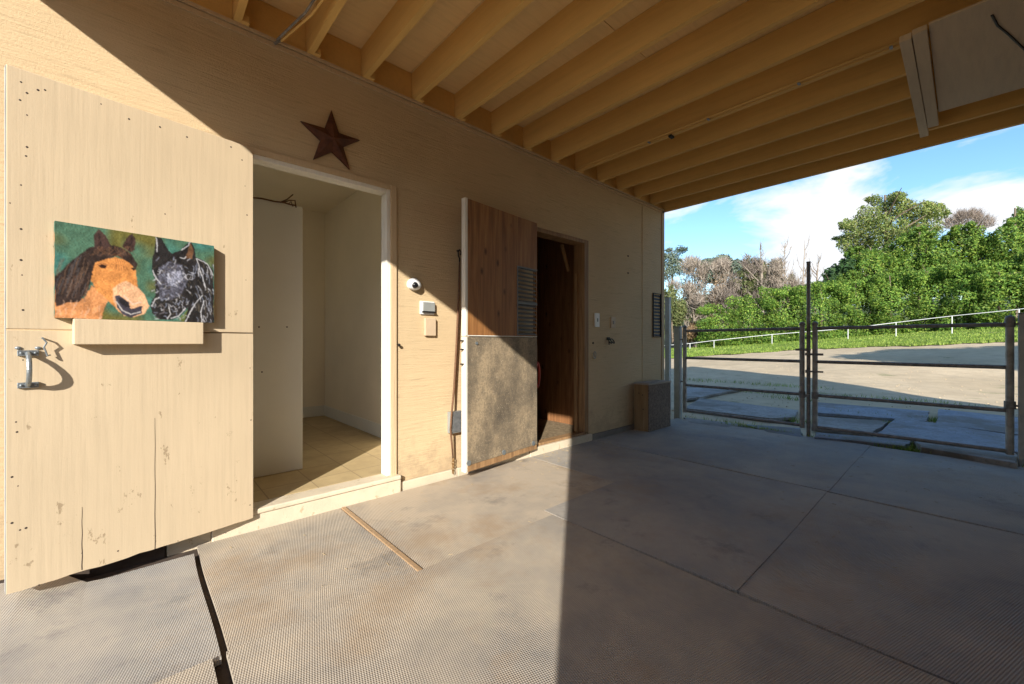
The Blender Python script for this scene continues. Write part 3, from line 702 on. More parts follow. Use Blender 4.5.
paint(L1p, [(288, 300), (308, 290), (340, 300), (330, 315), (300, 316)], (.03, .012, .008), .1); paint(L1p, [(480, 318), (495, 310), (512, 320), (498, 330)], (.03, .012, .008), .1)
stroke(L1p, [(280, 296), (310, 284), (345, 298)], .0018, (.16, .06, .03))
for dx in range(5): stroke(L1p, [(380+dx*10, 235), (395+dx*12, 280), (392+dx*11+dx*6, 330)], .0013, (.20, .07, .025), .7)
for k in range(60):
    x = rng.uniform(50, 240); y = rng.uniform(240, 430); stroke(L1p, [(x, y), (x-18+rng.uniform(-10, 10), y+50), (x-30, y+95)], .0011, [(.16, .09, .06), (.09, .10, .11), (.02, .012, .01), (.22, .13, .08)][k % 4], .6)
for k in range(24):
    x = rng.uniform(270, 480); stroke(L1p, [(x, 190), (x+rng.uniform(-40, 30), 215), (x+rng.uniform(-60, 40), 240)], .001, (.22, .11, .06), .5)
for k in range(40):
    x = rng.uniform(40, 320); y = rng.uniform(500, 620); stroke(L1p, [(x, y), (x+rng.uniform(-25, 10), y+35)], .0014, [(.72, .42, .25), (.55, .22, .08), (.75, .5, .35)][k % 3], .5)
# the black horse
BK = (.020, .018, .018)
paint(L2p, [(135, 190), (150, 130), (155, 70), (185, 80), (230, 150), (250, 170), (300, 150), (358, 95), (385, 140), (390, 190), (440, 210), (495, 270), (500, 590), (310, 585), (345, 490), (300, 540), (240, 565), (170, 560), (130, 520), (120, 470), (150, 420), (150, 330), (128, 260)], BK, .5)
paint(L2p, [(345, 150), (358, 105), (378, 150), (370, 200), (330, 200)], (.16, .08, .04), .4)
paint(L2p, [(175, 250), (240, 215), (310, 240), (345, 330), (300, 420), (240, 450), (180, 440), (165, 350)], (.085, .085, .11), .7, n3)
paint(L2p, [(215, 290), (300, 270), (315, 320), (270, 370), (225, 360)], (.26, .27, .34), .6, n3)
paint(L2p, [(290, 560), (345, 500), (320, 580)], (.12, .15, .04), .3)
for k in range(420):
    r_ = rng.rand()
    if r_ < .35: x, y, dx, dy = rng.uniform(390, 495), rng.uniform(210, 580), rng.uniform(-5, 18), rng.uniform(20, 50)
    elif r_ < .8: x, y, dx, dy = rng.uniform(140, 390), rng.uniform(190, 470), rng.uniform(-22, 22), rng.uniform(8, 24)
    else: x, y, dx, dy = rng.uniform(135, 330), rng.uniform(420, 560), rng.uniform(-22, 25), rng.uniform(-14, 26)
    c_ = [(.62, .62, .66), (.30, .33, .42), (.02, .02, .02), (.03, .028, .028), (.12, .10, .07)][k % 5]
    stroke(L2p, [(x, y), (x+dx*.5+4, y+dy*.5), (x+dx, y+dy)], .0016, c_, .55)
for pts in ([(155, 75), (162, 110), (160, 160)], [(358, 98), (345, 125), (305, 150)], [(395, 200), (420, 280), (450, 370)], [(400, 200), (460, 230), (495, 300)], [(135, 270), (150, 310), (185, 350)], [(130, 480), (150, 440), (175, 430)], [(230, 480), (240, 530), (220, 560)], [(245, 555), (290, 540), (330, 495)], [(300, 195), (325, 200), (335, 190)], [(430, 420), (385, 470), (330, 575)], [(440, 450), (420, 520), (430, 580)]):
    stroke(L2p, pts, .0016, (.74, .74, .76), .85)
stroke(L2p, [(325, 305), (345, 292), (375, 300), (370, 325), (340, 325), (325, 305)], .0013, (.5, .5, .55), .8)
stroke(L2p, [(165, 490), (185, 470), (205, 490), (200, 520), (175, 530)], .002, (.14, .12, .12), .8)
for _ in range(2):
    pd = np.pad(img, ((1, 1), (1, 1), (0, 0)), 'edge'); img = (pd[:-2, 1:-1]+pd[2:, 1:-1]+pd[1:-1, :-2]+pd[1:-1, 2:]+2*pd[1:-1, 1:-1])/6
img *= (.84+.32*n3)[..., None]; img = np.clip(img, .004, .9)
me = bpy.data.meshes.new('canvas')
yy_ = -off
V = np.stack([uu, np.full_like(uu, yy_)-.0006*n3, vv], -1).reshape(-1, 3)
idx = np.arange((NU+1)*(NV+1)).reshape(NU+1, NV+1)
Fq = np.stack([idx[:-1, :-1], idx[:-1, 1:], idx[1:, 1:], idx[1:, :-1]], -1).reshape(-1, 4)
me.from_pydata(V.tolist(), [], Fq.tolist())
ca = me.color_attributes.new('paint', 'FLOAT_COLOR', 'POINT')
ca.data.foreach_set('color', np.concatenate([img.reshape(-1, 3), np.ones((len(V), 1))], 1).ravel())
t = NT('canvas_paint'); at_ = t.n('ShaderNodeAttribute', attribute_name='paint'); M['canvas_paint'] = t.fin(at_.outputs['Color'], .45, t.bump(t.noise(300, 2), .2, .001), 0, .4)
me.materials.append(M['canvas_paint']); oc = bpy.data.objects.new('painted_canvas', me); COL.objects.link(oc); oc.parent = PB
t = NT('canvas_edge'); M['canvas_edge'] = t.fin(t.ramp(t.noise(20), [(.4, (.05, .12, .08)), (.6, (.30, .16, .07))]), .7)
MB().box(px0, px1, -off+.0006, -th_-.002, pz0, pz1).build('stretcher_edge', 'canvas_edge', PB, local=True)
# ------------------------------------------------------------------ things on the wall
def star():
    pts = [wl(230+x/3.422, 100+y/3.42) for x, y in ((345, 40), (442, 142), (403, 238), (288, 198), (240, 78))]
    c = sum(pts, Vector())/5; vs = [(c.x, -.055, c.z)]
    ang = [math.atan2(p.z-c.z, p.x-c.x) for p in pts]; rad = .205
    a0 = math.atan2(pts[0].z-c.z, pts[0].x-c.x)
    for i in range(10):
        a = a0 - i*math.pi/5; r_ = rad if i % 2 == 0 else rad*.385
        vs.append((c.x+r_*math.cos(a), -.014 if i % 2 == 0 else -.020, c.z+r_*math.sin(a)))
    n = len(vs); vs += [(v[0], -.001, v[2]) for v in vs[1:]]
    m = MB(); m.v = vs
    for i in range(10):
        j = (i+1) % 10; m.f.append((0, 1+j, 1+i)); m.f.append((1+i, 1+j, n+j, n+i))
    m.f.append(tuple(n+i for i in range(10))); m.mi = [0]*len(m.f)
    tag(m.build('barn_star', 'rusty_star'), 'rusty brown five-pointed metal star on the wall above the white doorway', 'wall star')
star()
q = wl(415, 285, -.03); SC = thing('security_camera', 'small white dome camera with dark lens beside the doorway', 'camera', (q.x, 0, q.z))
m = MB()
prof = [(.056, 0), (.056, -.022), (.050, -.040), (.034, -.055), (.012, -.062)]
m = MB(); n0 = 0; seg = 20
for r_, y_ in prof:
    for k in range(seg): a = 2*math.pi*k/seg; m.v.append((q.x+r_*math.cos(a), y_-.001, q.z+r_*math.sin(a)*(.72 if math.sin(a) < 0 else 1.0)))
for i in range(len(prof)-1):
    for k in range(seg): k2 = (k+1) % seg; m.f.append((i*seg+k, i*seg+k2, (i+1)*seg+k2, (i+1)*seg+k))
m.f.append(tuple((len(prof)-1)*seg+k for k in range(seg))); m.mi = [0]*len(m.f)
m.build('housing', 'white_plastic', SC, smooth=True)
MB().sphere((q.x-.012, -.050, q.z-.004), .026, 14, 8).build('lens', 'dark_glass', SC, smooth=True)
a_ = wl(419.5, 301); b_ = wl(434.5, 315)
KP = thing('keypad', 'small white keypad box with a dark flap under the dome camera', 'keypad', ((a_.x+b_.x)/2, 0, b_.z))
MB().box(a_.x, b_.x-.01, -.016, -.001, b_.z, a_.z).build('backplate', 'white_plastic', KP, bevel=.003)
MB().box(a_.x+.018, b_.x-.012, -.030, -.0165, b_.z+.025, a_.z-.008).build('keys_cover', 'grey_box', KP, bevel=.003)
MB().box(a_.x+.012, b_.x-.006, -.036, -.0165, b_.z+.014, b_.z+.024).build('flap', 'dark_glass', KP, bevel=.002)
a_ = wl(423.5, 318); b_ = wl(434.5, 336)
tag(MB().box(a_.x, b_.x, -.028, -.001, b_.z, a_.z).build('switch_cover', 'beige_plastic', bevel=.006), 'small tan painted switch cover below the white keypad', 'switch box')
a_ = wl(448.5, 412, -.02); b_ = wl(461, 431, -.02)
JB = thing('outlet_box', 'grey weatherproof outlet box low on the wall behind the stall door', 'outlet box', ((a_.x+b_.x)/2, 0, b_.z))
MB().box(a_.x, b_.x+.05, -.055, -.001, b_.z, a_.z).build('box_body', 'grey_box', JB, bevel=.004)
MB().box(a_.x-.004, b_.x+.054, -.062, -.0555, b_.z+.01, a_.z+.004).build('lid', 'galvanised', JB, bevel=.003)
for (px, py0, py1, lab, mt) in ((596.5, 313, 327, 'narrow white switch plate just right of the stall doorway', 'white_plastic'), (612.5, 317, 328, 'rounded beige switch box right of the narrow white plate', 'beige_plastic')):
    a_ = wl(px-2.2, py0); b_ = wl(px+2.2, py1)
    P_ = thing('wall_switch', lab, 'switch', ((a_.x+b_.x)/2, 0, b_.z))
    MB().box(a_.x, b_.x, -.014, -.001, b_.z, a_.z).build('plate', mt, P_, bevel=.003)
    cx2, cz2 = (a_.x+b_.x)/2, (a_.z+b_.z)/2
    MB().box(cx2-.007, cx2+.007, -.022, -.0145, cz2-.02, cz2+.02).build('toggle', 'grey_box', P_, bevel=.002)
q = wl(608, 339)
LT = thing('bridle_hook', 'black iron hook bracket on the shaded wall under the switches', 'hook', (q.x, 0, q.z))
m = MB().box(q.x-.03, q.x+.03, -.008, -.001, q.z-.012, q.z+.022); m.build('plate', 'black_iron', LT, bevel=.002)
m = MB()
for s_ in (-1, 1):
    m.tube([(q.x+s_*.02, -.008, q.z)] + [(q.x+s_*.028+.022*math.sin(a), -.05+.018*math.cos(a), q.z+.0-.026+.026*math.cos(a)) for a in [i*.5 for i in range(10)]], .006, 8)
m.tube([(q.x-.015, -.02, q.z), (q.x-.02, -.03, q.z-.07)], .007, 8)
m.build('hook_arm', 'black_iron', LT)
q = wl(594, 352)
m = MB().tube([(q.x+.030*math.sin(a)*.7, -.012, q.z-.035+.04*math.cos(a)) for a in [i*2*math.pi/14 for i in range(15)]], .005, 8)
tag(m.build('tie_ring', 'grey_box'), 'small hanging tie ring on the wall beside the stall door frame', 'ring')
# lead rope with snap
LR = thing('lead_rope', 'dark brown lead rope hanging taut beside the stall door, brass snap at its foot', 'rope', (wl(455, 300).x, -.03, .1))
pts = [wl(459.5, 262, -.04), wl(458.5, 300, -.04), wl(456.5, 345, -.04), wl(454, 390, -.04), wl(451.5, 415, -.07), wl(450.5, 430, -.07), wl(452, 445, -.05), wl(453, 458, -.04)]
MB().tube(pts, [.007, .009, .009, .009, .008, .008, .008, .007], 8).build('rope_line', 'rope', LR, smooth=True)
p = wl(459.5, 262, -.04)
m = MB().tube([p+Vector((.0, 0, -.02)), p+Vector((0, 0, .03)), p+Vector((-.012, 0, .05)), p+Vector((-.014, 0, .085)), p+Vector((.004, 0, .105)), p+Vector((.016, 0, .085)), p+Vector((.010, 0, .06))], .006, 8)
m.tube([p+Vector((0, 0, .10)), p+Vector((0, .039, .10))], .006, 8); m.build('hook', 'black_iron', LR)
p = wl(453, 458, -.04); m = MB()
for k in range(5):
    c_ = p+Vector((0, 0, -.012-.026*k)); dx, dy = (.010, 0) if k % 2 else (0, .010)
    m.tube([c_+Vector((dx*math.cos(a), dy*math.cos(a), .017*math.sin(a))) for a in [i*2*math.pi/10 for i in range(11)]], .0035, 6)
m.build('chain_snap', 'brass_snap', LR)
# red rim just inside stall: a feed bucket handle edge
q = wl(537, 375, .17)
HB = thing('halter_loop', 'red padded loop hanging just inside the stall doorway by the rubber door', 'halter', (q.x, .17, q.z))
m = MB().tube([(q.x+.025+.05*math.sin(a), .19+.02*math.sin(a), q.z+.13*math.cos(a)) for a in [i*2*math.pi/20 for i in range(21)]], .016, 10); m.build('loop', 'red_plastic', HB, smooth=True)
m = MB().tube([(q.x+.02, .19, q.z+.13), (q.x+.0, .17, q.z+.32)], .006, 6); m.build('strap', 'rope', HB)
# twisted wire on the partition
WR = MB(); p0 = wl(253, 201, .64); 
def wp(px, py): 
    q = wl(px, py-2.5, .612); return q
WR.tube([wp(240, 199), wp(262, 201), wp(275, 204), wp(284, 205), wp(290, 207), wp(296, 208)], .006, 6)
WR.tube([wp(280, 205), wp(287, 202), wp(293, 197)], .005, 6); WR.tube([wp(283, 205), wp(289, 203), wp(295, 203), wp(296, 210)], .005, 6); WR.tube([wp(288, 207), wp(291, 204), wp(293, 209)], .004, 6)
tag(WR.build('wire_hook', 'rope'), 'bent dark wire lying along the top of the white partition', 'wire')
# wooden step box
BX = thing('step_box', 'low wooden mounting box with rubber-faced front against the shaded wall', 'box', (5.05, -.12, .02))
x0, x1, y0, y1, z0, z1 = 4.76, 5.33, -.235, -.03, .02, .635
m = MB().box(x0+.0, x0+.022, y0+.012, y1, z0, z1-.022); m.box(x1-.022, x1, y0+.012, y1, z0, z1-.022); m.box(x0+.023, x1-.023, y1-.02, y1, z0, z1-.022); m.box(x0+.0225, x0+.03, y0+.012, y0+.04, z0, z1-.022)
m.build('side_board', 'box_wood', BX, bevel=.002)
MB().box(x0+.001, x1-.001, y0-.004, y0+.0115, z0, z1-.022).build('front_panel', 'box_facing', BX, bevel=.003)
MB().box(x0-.008, x1+.008, y0-.012, y1+.004, z1-.0215, z1).build('lid', 'mat_rubber_mid', BX, bevel=.004)
for (yy, zz) in ((-.15, .48), (-.16, .30), (-.1, .5)): MB().sphere((x0-.001, yy, zz), .008, 8, 4, (.3, 1, 1)).build('screw', 'screw_dark', BX)
# ------------------------------------------------------------------ gates
GX = 6.10
def gate(ya, yb, label):
    G = thing('pipe_gate', label, 'gate', (GX, (ya+yb)/2, 0), 0, 'pair of pipe gates closing the breezeway')
    for y, zt2 in ((ya, 1.375), (yb, 1.375)):
        s_ = MB().tube([(GX, y, .095), (GX, y, zt2)], .028, 16).build('stile', 'stile_metal', G, smooth=False)
        MB().sphere((GX, y, zt2+.006), .033, 14, 8).build('cap', 'pipe_rust', s_, smooth=True)
    lo, hi = min(ya, yb)+.024, max(ya, yb)-.024
    for z_ in (1.327, .92, .51, .125): MB().tube([(GX, lo, z_), (GX, hi, z_)], .0195, 14).build('rail', 'pipe_rust', G)
    for z_ in (1.327, .92, .51, .125):
        pass
    for z_ in (.56, 1.2):
        pass
    return G
GL = gate(-.075, -1.560, 'left pipe gate, between the stable corner and the tall pole')
GR = gate(-1.692, -3.205, 'right pipe gate, beside the tall pole, ball cap on its far stile')
m = MB().tube([(GX-.0, -3.205, .53), (GX, -3.205, .60)], .038, 14).build('hinge_collar', 'pipe_rust', GR)
m = MB().tube([(GX, -3.205, 1.30), (GX, -3.205, 1.37)], .036, 14).build('hinge_collar', 'pipe_rust', GR)
for yy, G_ in ((-1.56, GL), (-1.692, GR)):
    MB().tube([(GX, yy, .47), (GX, yy, .55)], .036, 12).build('collar', 'pipe_rust', G_)
MB().tube([(GX-.035, -1.50, 1.065), (GX-.035, -1.655, 1.065)], .014, 10).build('latch_bolt', 'pipe_rust', GL)
MB().tube([(GX-.035, -1.60, 1.01), (GX-.035, -1.78, 1.01)], .014, 10).build('latch_bolt', 'pipe_rust', GR)
MB().tube([(GX-.035, -1.63, .80), (GX-.035, -1.78, .80)], .011, 10).build('latch_bolt', 'pipe_rust', GR)
PL = thing('drop_pole', 'tall dark steel pole standing between the two pipe gates', 'pole', (GX, -1.626, 0))
MB().tube([(GX, -1.626, -.02), (GX, -1.626, 2.135)], .021, 14).build('shaft', 'pipe_rust', PL)
MB().tube([(GX, -1.626, 2.136), (GX, -1.626, 2.15)], .024, 14).build('cap', 'pipe_rust', PL)
for z_ in (1.012, 1.065, .80, .50): MB().box(GX-.05, GX-.0215, -1.65, -1.602, z_-.018, z_+.018).build('bracket', 'pipe_rust', PL, bevel=.003)
def gpost(y, zt, label, r=.045, x=GX):
    P_ = thing('gate_post', label, 'post', (x, y, 0)); 
    MB().box(x-r, x+r, y-r, y+r, -.03, zt).build('shaft', 'post_grey', P_, bevel=.006)
    MB().box(x-r-.003, x+r+.003, y-r-.003, y+r+.003, zt+.0005, zt+.012).build('cap', 'grey_box', P_, bevel=.003); return P_
gp1 = gpost(.03, 1.385, 'square pale grey post holding the left gate by the wall')
gp2 = gpost(-3.30, 1.42, 'square post holding the right gate at the right edge of the photo')
for z_ in (.56, 1.2): MB().tube([(GX, -.015, z_), (GX, -.06, z_)], .01, 8).build('hinge_pin', 'pipe_rust', gp1)
for z_ in (.56, 1.33): MB().tube([(GX, -3.255, z_), (GX, -3.22, z_)], .01, 8).build('hinge_pin', 'pipe_rust', gp2)
pp = xp(668, 400, 6.9); gpost(pp.y, 1.16+44/410*((pp-CAM).dot(FW)), 'taller pale post standing behind the stable corner', .04, 6.9)
# ------------------------------------------------------------------ yard slabs and weeds
def slab(pix, label, m, h=.05, thick=.05):
    P_ = [fl(px, py, h) for px, py in pix]; b = MB()
    # subdivide edges for a chipped outline
    out = []
    for i in range(len(P_)):
        a, c = P_[i], P_[(i+1) % len(P_)]
        for k in range(7):
            q = a.lerp(c, k/7); out.append((q.x+random.uniform(-.012, .012), q.y+random.uniform(-.012, .012)))
    b.prism(out, 'z', h-thick, h)
    tag(b.build('concrete_slab', m, bevel=.006), label, 'slab', 'loose broken slabs in the yard outside the gates')
slab([(815, 402), (929, 411), (927, 421), (812, 412)], 'long bluish slab with a straight far edge, behind the right gate', 'slab_blue', .035)
slab([(939, 409), (1060, 421), (1060, 439), (936, 424)], 'bluish slab cut off by the right gate post', 'slab_blue', .04)
slab([(896, 417), (1045, 440), (1040, 455), (878, 433)], 'large blue-grey slab tilting toward the right gate', 'slab_blue', .055)
slab([(815, 416), (889, 421), (872, 433), (812, 427)], 'grey slab just behind the tall pole with weeds at its end', 'slab_grey', .03)
slab([(816, 432), (912, 440), (905, 446), (850, 440), (814, 437)], 'flat triangular pale slab poking under the right gate', 'slab_blue', .045)
slab([(915, 439), (1016, 453), (1016, 463), (921, 447)], 'pale concrete kerb piece under the right gate', 'slab_grey', .07, .1)
slab([(700, 398), (798, 410), (795, 417), (770, 418), (684, 408)], 'wide dark grey slab behind the left gate', 'slab_grey', .03)
slab([(684, 417), (740, 424), (760, 431), (690, 423)], 'small pale slab under the left gate by the grey post', 'slab_grey', .02)
slab([(745, 424), (800, 428), (803, 437), (768, 432)], 'pale slab at the foot of the tall pole, left of it', 'slab_blue', .025)
slab([(684, 386), (745, 388), (700, 397), (684, 399)], 'thin grey slab nearest the far dirt behind the left gate', 'slab_grey', .03)
wd = MB()
spots = [(733, 424, 60, .5), (760, 432, 120, .35), (742, 428, 90, .3), (828, 440, 50, .3), (860, 415, 90, .8), (780, 385, 140, 1.2), (900, 400, 120, 1.3), (700, 380, 120, 1.2), (985, 440, 60, .4), (905, 451, 160, .3), (918, 447, 80, .25), (893, 425, 60, .12), (795, 420, 50, .3), (935, 420, 40, .2), (960, 459, 60, .4), (700, 420, 30, .3), (790, 398, 60, .5), (760, 392, 60, .7)]
for px, py, n, rr in spots:
    c_ = fl(px, py)
    for _ in range(int(n*1.6)):
        a = random.random()*6.28; r_ = random.random()**.7*rr; x = c_.x+math.cos(a)*r_*.35; y = c_.y+math.sin(a)*r_
        if x < 5.99: x = 5.99+random.random()*.08
        b2 = random.random()*6.28; h = random.uniform(.02, .075); dx, dy = math.cos(b2)*.006, math.sin(b2)*.006
        n_ = len(wd.v); wd.v += [(x-dx, y-dy, -.03), (x+dx, y+dy, -.03), (x+random.uniform(-.05, .05), y+random.uniform(-.05, .05), h)]; wd.f.append((n_, n_+1, n_+2)); wd.mi.append(0)
tag(wd.build('weeds', 'grass_blade'), 'small green weeds growing between the slabs at the gates', 'weeds', kind='stuff')
pb = MB()
for _ in range(1500):
    x = 6.3+random.random()**1.4*16; y = random.uniform(-9, 8); sz_ = random.uniform(.007, .024); z = T(x, y)
    z += .02*math.sin(x*1.7+y*.6)*math.sin(y*1.3-x*.4)
    pb.sphere((x, y, z+sz_*.2), sz_, 5, 3, (1, random.uniform(.6, 1), .6))
tag(pb.build('gravel', 'dirt'), 'loose small stones scattered over the dirt yard', 'gravel', kind='stuff')
sb = MB()
for _ in range(420):
    if random.random() < .5: x = random.gauss(3.3, .5); y = -abs(random.gauss(.08, .3))-.03
    else: x = random.uniform(.3, 5.8); y = random.uniform(-3.2, -.05)
    a = random.random()*6.28; L = random.uniform(.006, .03); dx, dy = math.cos(a)*L, math.sin(a)*L
    sb.tube([(x, y, .0245), (x+dx, y+dy, .0255)], .0011, 4)
tag(sb.build('straw_bits', 'straw'), 'scattered short bits of straw on the rubber mats', 'straw', kind='stuff')
# ------------------------------------------------------------------ white paddock fence
FN = thing('paddock_fence', 'thin white rail fence on slim posts running up the lawn before the hedge', 'fence', (0, 0, 0))
fpts = [(640, 347.5, 39), (690, 343.5, 37), (714, 340.5, 36), (772, 334.5, 34.5), (848, 328.5, 32), (896, 322.5, 31), (952, 316, 29), (1019, 309.3, 26.5), (1090, 300, 24)]
tops = []
for px, py, d in fpts:
    q = at(px, py, d); tops.append(q); zg = T(q.x, q.y)
    MB().tube([(q.x, q.y, zg-.05), (q.x, q.y, q.z)], .03, 8).build('fence_post', 'white_fence', FN)
for i in range(len(tops)-1): MB().tube([tops[i], tops[i+1]], .024, 8).build('fence_rail', 'white_fence', FN)
hb = MB(); nh = 60
for i in range(nh+1):
    px = 420+i*15
    for k, (d, py) in enumerate(((66, 352), (78, 322), (95, 306), (130, 300), (180, 330))):
        q = at(px, py+5*math.sin(i*.37+k)+3*math.sin(i*.9), d*(1+.0)); hb.v.append(tuple(q))
for i in range(nh):
    for k in range(4): hb.f.append((i*5+k, (i+1)*5+k, (i+1)*5+k+1, i*5+k+1)); hb.mi.append(0)
tag(hb.build('far_hill', 'hill_brush', smooth=True), kind='structure')
hb = MB(); nh = 48                                # unseen rise added behind and left of the camera to block low sky light
for i in range(nh+1):
    a = R(105)+i/nh*R(185)
    for k, (d, z) in enumerate(((34, -.3), (44, 7), (58, 12.5), (80, 14), (120, -1))):
        z2 = z*(1+.12*math.sin(i*.7+k))-.0; hb.v.append((math.cos(a)*d, math.sin(a)*d, z2))
for i in range(nh):
    for k in range(4): hb.f.append((i*5+k, (i+1)*5+k, (i+1)*5+k+1, i*5+k+1)); hb.mi.append(0)
tag(hb.build('sky_block_hill', 'hill_brush', smooth=True), kind='structure')
# ------------------------------------------------------------------ vegetation
def cloud(blobs, n, size, shell=.55, flat=.0):
    """blobs: (centre, (rx,ry,rz)); returns MB of small leaf faces"""
    vol = np.array([b[1][0]*b[1][1]+b[1][0]*b[1][2] for b in blobs]); cnt = (vol/vol.sum()*n).astype(int)
    VV = []
    for (c, r_), k in zip(blobs, cnt):
        if k < 1: continue
        d = np.random.normal(size=(k, 3)); d /= np.linalg.norm(d, axis=1)[:, None]
        rad = shell+(1-shell)*np.random.rand(k)**.5
        bumpy = 1+.16*np.sin(d[:, 0]*7+c[0])*np.sin(d[:, 2]*6+c[1])+.12*np.sin(d[:, 1]*11+c[2]*3)
        p = np.array(c)+d*(rad*bumpy)[:, None]*np.array(r_)
        s_ = size*(.6+.8*np.random.rand(k))
        nrm = d*.8+np.random.normal(size=(k, 3))*.55; nrm /= np.linalg.norm(nrm, axis=1)[:, None]
        a = np.cross(nrm, np.random.normal(size=(k, 3))); a /= np.linalg.norm(a, axis=1)[:, None]; b = np.cross(nrm, a)
        a *= s_[:, None]; b *= (s_*.6)[:, None]
        q = np.stack([p-a, p-b*.8+a*.1, p+a, p+b*.8+a*.1], 1); VV.append(q.reshape(-1, 3))
    V = np.concatenate(VV); m = MB(); m.v = V.tolist(); n4 = len(V)//4
    m.f = np.arange(n4*4).reshape(-1, 4).tolist(); m.mi = [0]*n4; return m
def limbs(m, base, top, r0, n, spread, seed):
    rr = random.Random(seed); base = Vector(base); top = Vector(top)
    mid = base.lerp(top, .5)+Vector((rr.uniform(-.2, .2), rr.uniform(-.2, .2), 0))
    m.tube([base, mid, top], [r0, r0*.7, r0*.25], 7)
    for k in range(n):
        t = rr.uniform(.3, .9); s_ = base.lerp(top, t); a = rr.random()*6.28
        e = s_+Vector((math.cos(a)*spread[0], math.sin(a)*spread[0], spread[1]*rr.uniform(.3, 1)))
        m.tube([s_, s_.lerp(e, .5)+Vector((0, 0, .1)), e], [r0*.4*(1-t*.5), r0*.25, r0*.08], 5)
def blobs_px(lst, d, depth=1.0):
    out = []
    for (px, py, wpx, hpx) in lst:
        dd = d+random.uniform(-.8, .8)*depth; q = at(px, py, dd); k = dd/FPX
        out.append((tuple(q), (wpx*k, wpx*k*.8, hpx*k)))
    return out
def tree(name, label, cat, lst, d, leaf, n, size, group=None, trunkpx=None, depth=1.0, limbsn=6, shell=.55, extra=0):
    lst = list(lst); lst0 = list(lst)
    for _ in range(extra):
        b0 = random.choice(lst0); a = random.uniform(0, 6.28); lst.append((b0[0]+math.cos(a)*b0[2]*.95, b0[1]-abs(math.sin(a))*b0[3]*.95, random.uniform(2.5, 5), random.uniform(2, 3.6)))
    bl = blobs_px(lst, d, depth); cxp = trunkpx or sum(b[0] for b in lst)/len(lst)
    base = at(cxp, CY, d); base.z = T(base.x, base.y)-.1; top = max(b[0][2] for b in bl)
    o = thing(name, label, cat, tuple(base), 0, group)
    m = MB(); h = top-base.z; limbs(m, base, (base.x, base.y, top), max(.06, h*.022), limbsn, (h*.22, h*.2), int(px0*7+d)); m.build('trunk', 'bark', o)
    cloud(bl, n, size, shell).build('crown', leaf, o)
    return o
random.seed(11)
HG = 'leafy green shrubs forming the long hedge'
# dense vine hedge at the foot of slope
hedge = [(722, 330, 41, 'low bright green shrub at the hedge end, beside the russet bush'),
 (752, 322, 40, 'rounded bright green shrub below the bare brush'), (783, 315, 39, 'bright green shrub directly left of the tall pole'),
 (818, 312, 38, 'bright green shrub directly right of the tall pole'), (853, 309, 38, 'green hedge shrub under the left flank of the round pine'),
 (890, 306, 37, 'green hedge shrub under the middle of the round pine'), (927, 303, 36, 'green hedge shrub under the right flank of the round pine'),
 (962, 300, 34, 'green hedge shrub under the mauve bare treetop'), (1000, 296, 32, 'green hedge shrub where the white rail climbs highest'), (1040, 290, 31, 'green hedge shrub cut by the right edge of the photo')]
for i, (px, py, d, lab) in enumerate(hedge):
    top = py-22-(i*1.5); lst = []
    basey = 352-(i*2.4)
    for k in range(26):
        lst.append((px+random.uniform(-22, 22), top+(basey-top)*random.random()**.9+2, random.uniform(5, 10), random.uniform(4, 8)))
    for k in range(6): lst.append((px-20+8*k, top+random.uniform(0, 5), random.uniform(5, 8), random.uniform(4, 6)))
    lst.append((px, (top+basey)/2, 20, (basey-top)*.42)); lst.append((px-8, basey-6, 16, 9)); lst.append((px+10, basey-6, 16, 9))
    tree('green_shrub', lab, 'shrub', lst, d, 'leaf_vine', 24000, .082, HG, depth=1.1, limbsn=3)
# upper tree mass
up = [(868, 270, 43, 'round green tree left of the group, under the pine', 'leaf_tree', [(868, 270, 22, 18), (850, 288, 16, 16), (885, 262, 18, 18), (858, 258, 12, 10), (880, 290, 20, 14)]),
 (915, 262, 42, 'dense green tree in the middle, crown just below the clouds at right', 'leaf_tree', [(915, 255, 24, 20), (900, 275, 22, 18), (935, 262, 20, 22), (918, 240, 17, 12), (925, 285, 24, 14)]),
 (960, 255, 41, 'leafy green tree in front of the mauve bare treetop', 'leaf_tree', [(962, 250, 22, 20), (945, 268, 20, 18), (985, 258, 20, 22), (966, 236, 16, 12), (975, 280, 26, 14)]),
 (1008, 250, 40, 'tall green tree rising at the right edge of the photo', 'leaf_tree', [(1005, 248, 20, 22), (1025, 232, 16, 24), (1015, 275, 22, 20), (1040, 255, 22, 28), (1000, 268, 14, 14)])]
for cxp, cyp, d, lab, lf, lst in up: tree('broadleaf_tree', lab, 'tree', lst, d, lf, 30000, .105, 'green trees above the hedge', depth=1.5, extra=30)
tree('dark_tree', 'darker tree crown poking up at the far right edge', 'tree', [(1022, 222, 9, 12), (1030, 238, 14, 14), (1018, 240, 8, 8)], 46, 'leaf_dark', 5000, .17)
tree('round_pine', 'broad rounded pine, the tallest crown, standing above the hedge', 'tree', [(893, 208, 20, 12), (868, 218, 15, 12), (918, 213, 20, 11), (938, 214, 9, 9), (854, 232, 12, 12), (846, 225, 6, 5), (880, 232, 26, 16), (915, 232, 24, 14), (875, 200, 7, 6), (897, 198, 8, 5), (847, 245, 9, 9), (860, 250, 16, 12), (842, 239, 6, 4)], 48, 'leaf_pine', 30000, .11, trunkpx=885, depth=1.8, limbsn=14, shell=.25, extra=34)
tree('dark_shrub', 'dark green shrub between the pine and the tall pole', 'shrub', [(838, 278, 14, 13), (826, 288, 12, 8), (848, 268, 10, 10), (815, 293, 10, 6)], 44, 'leaf_dark', 8000, .16)
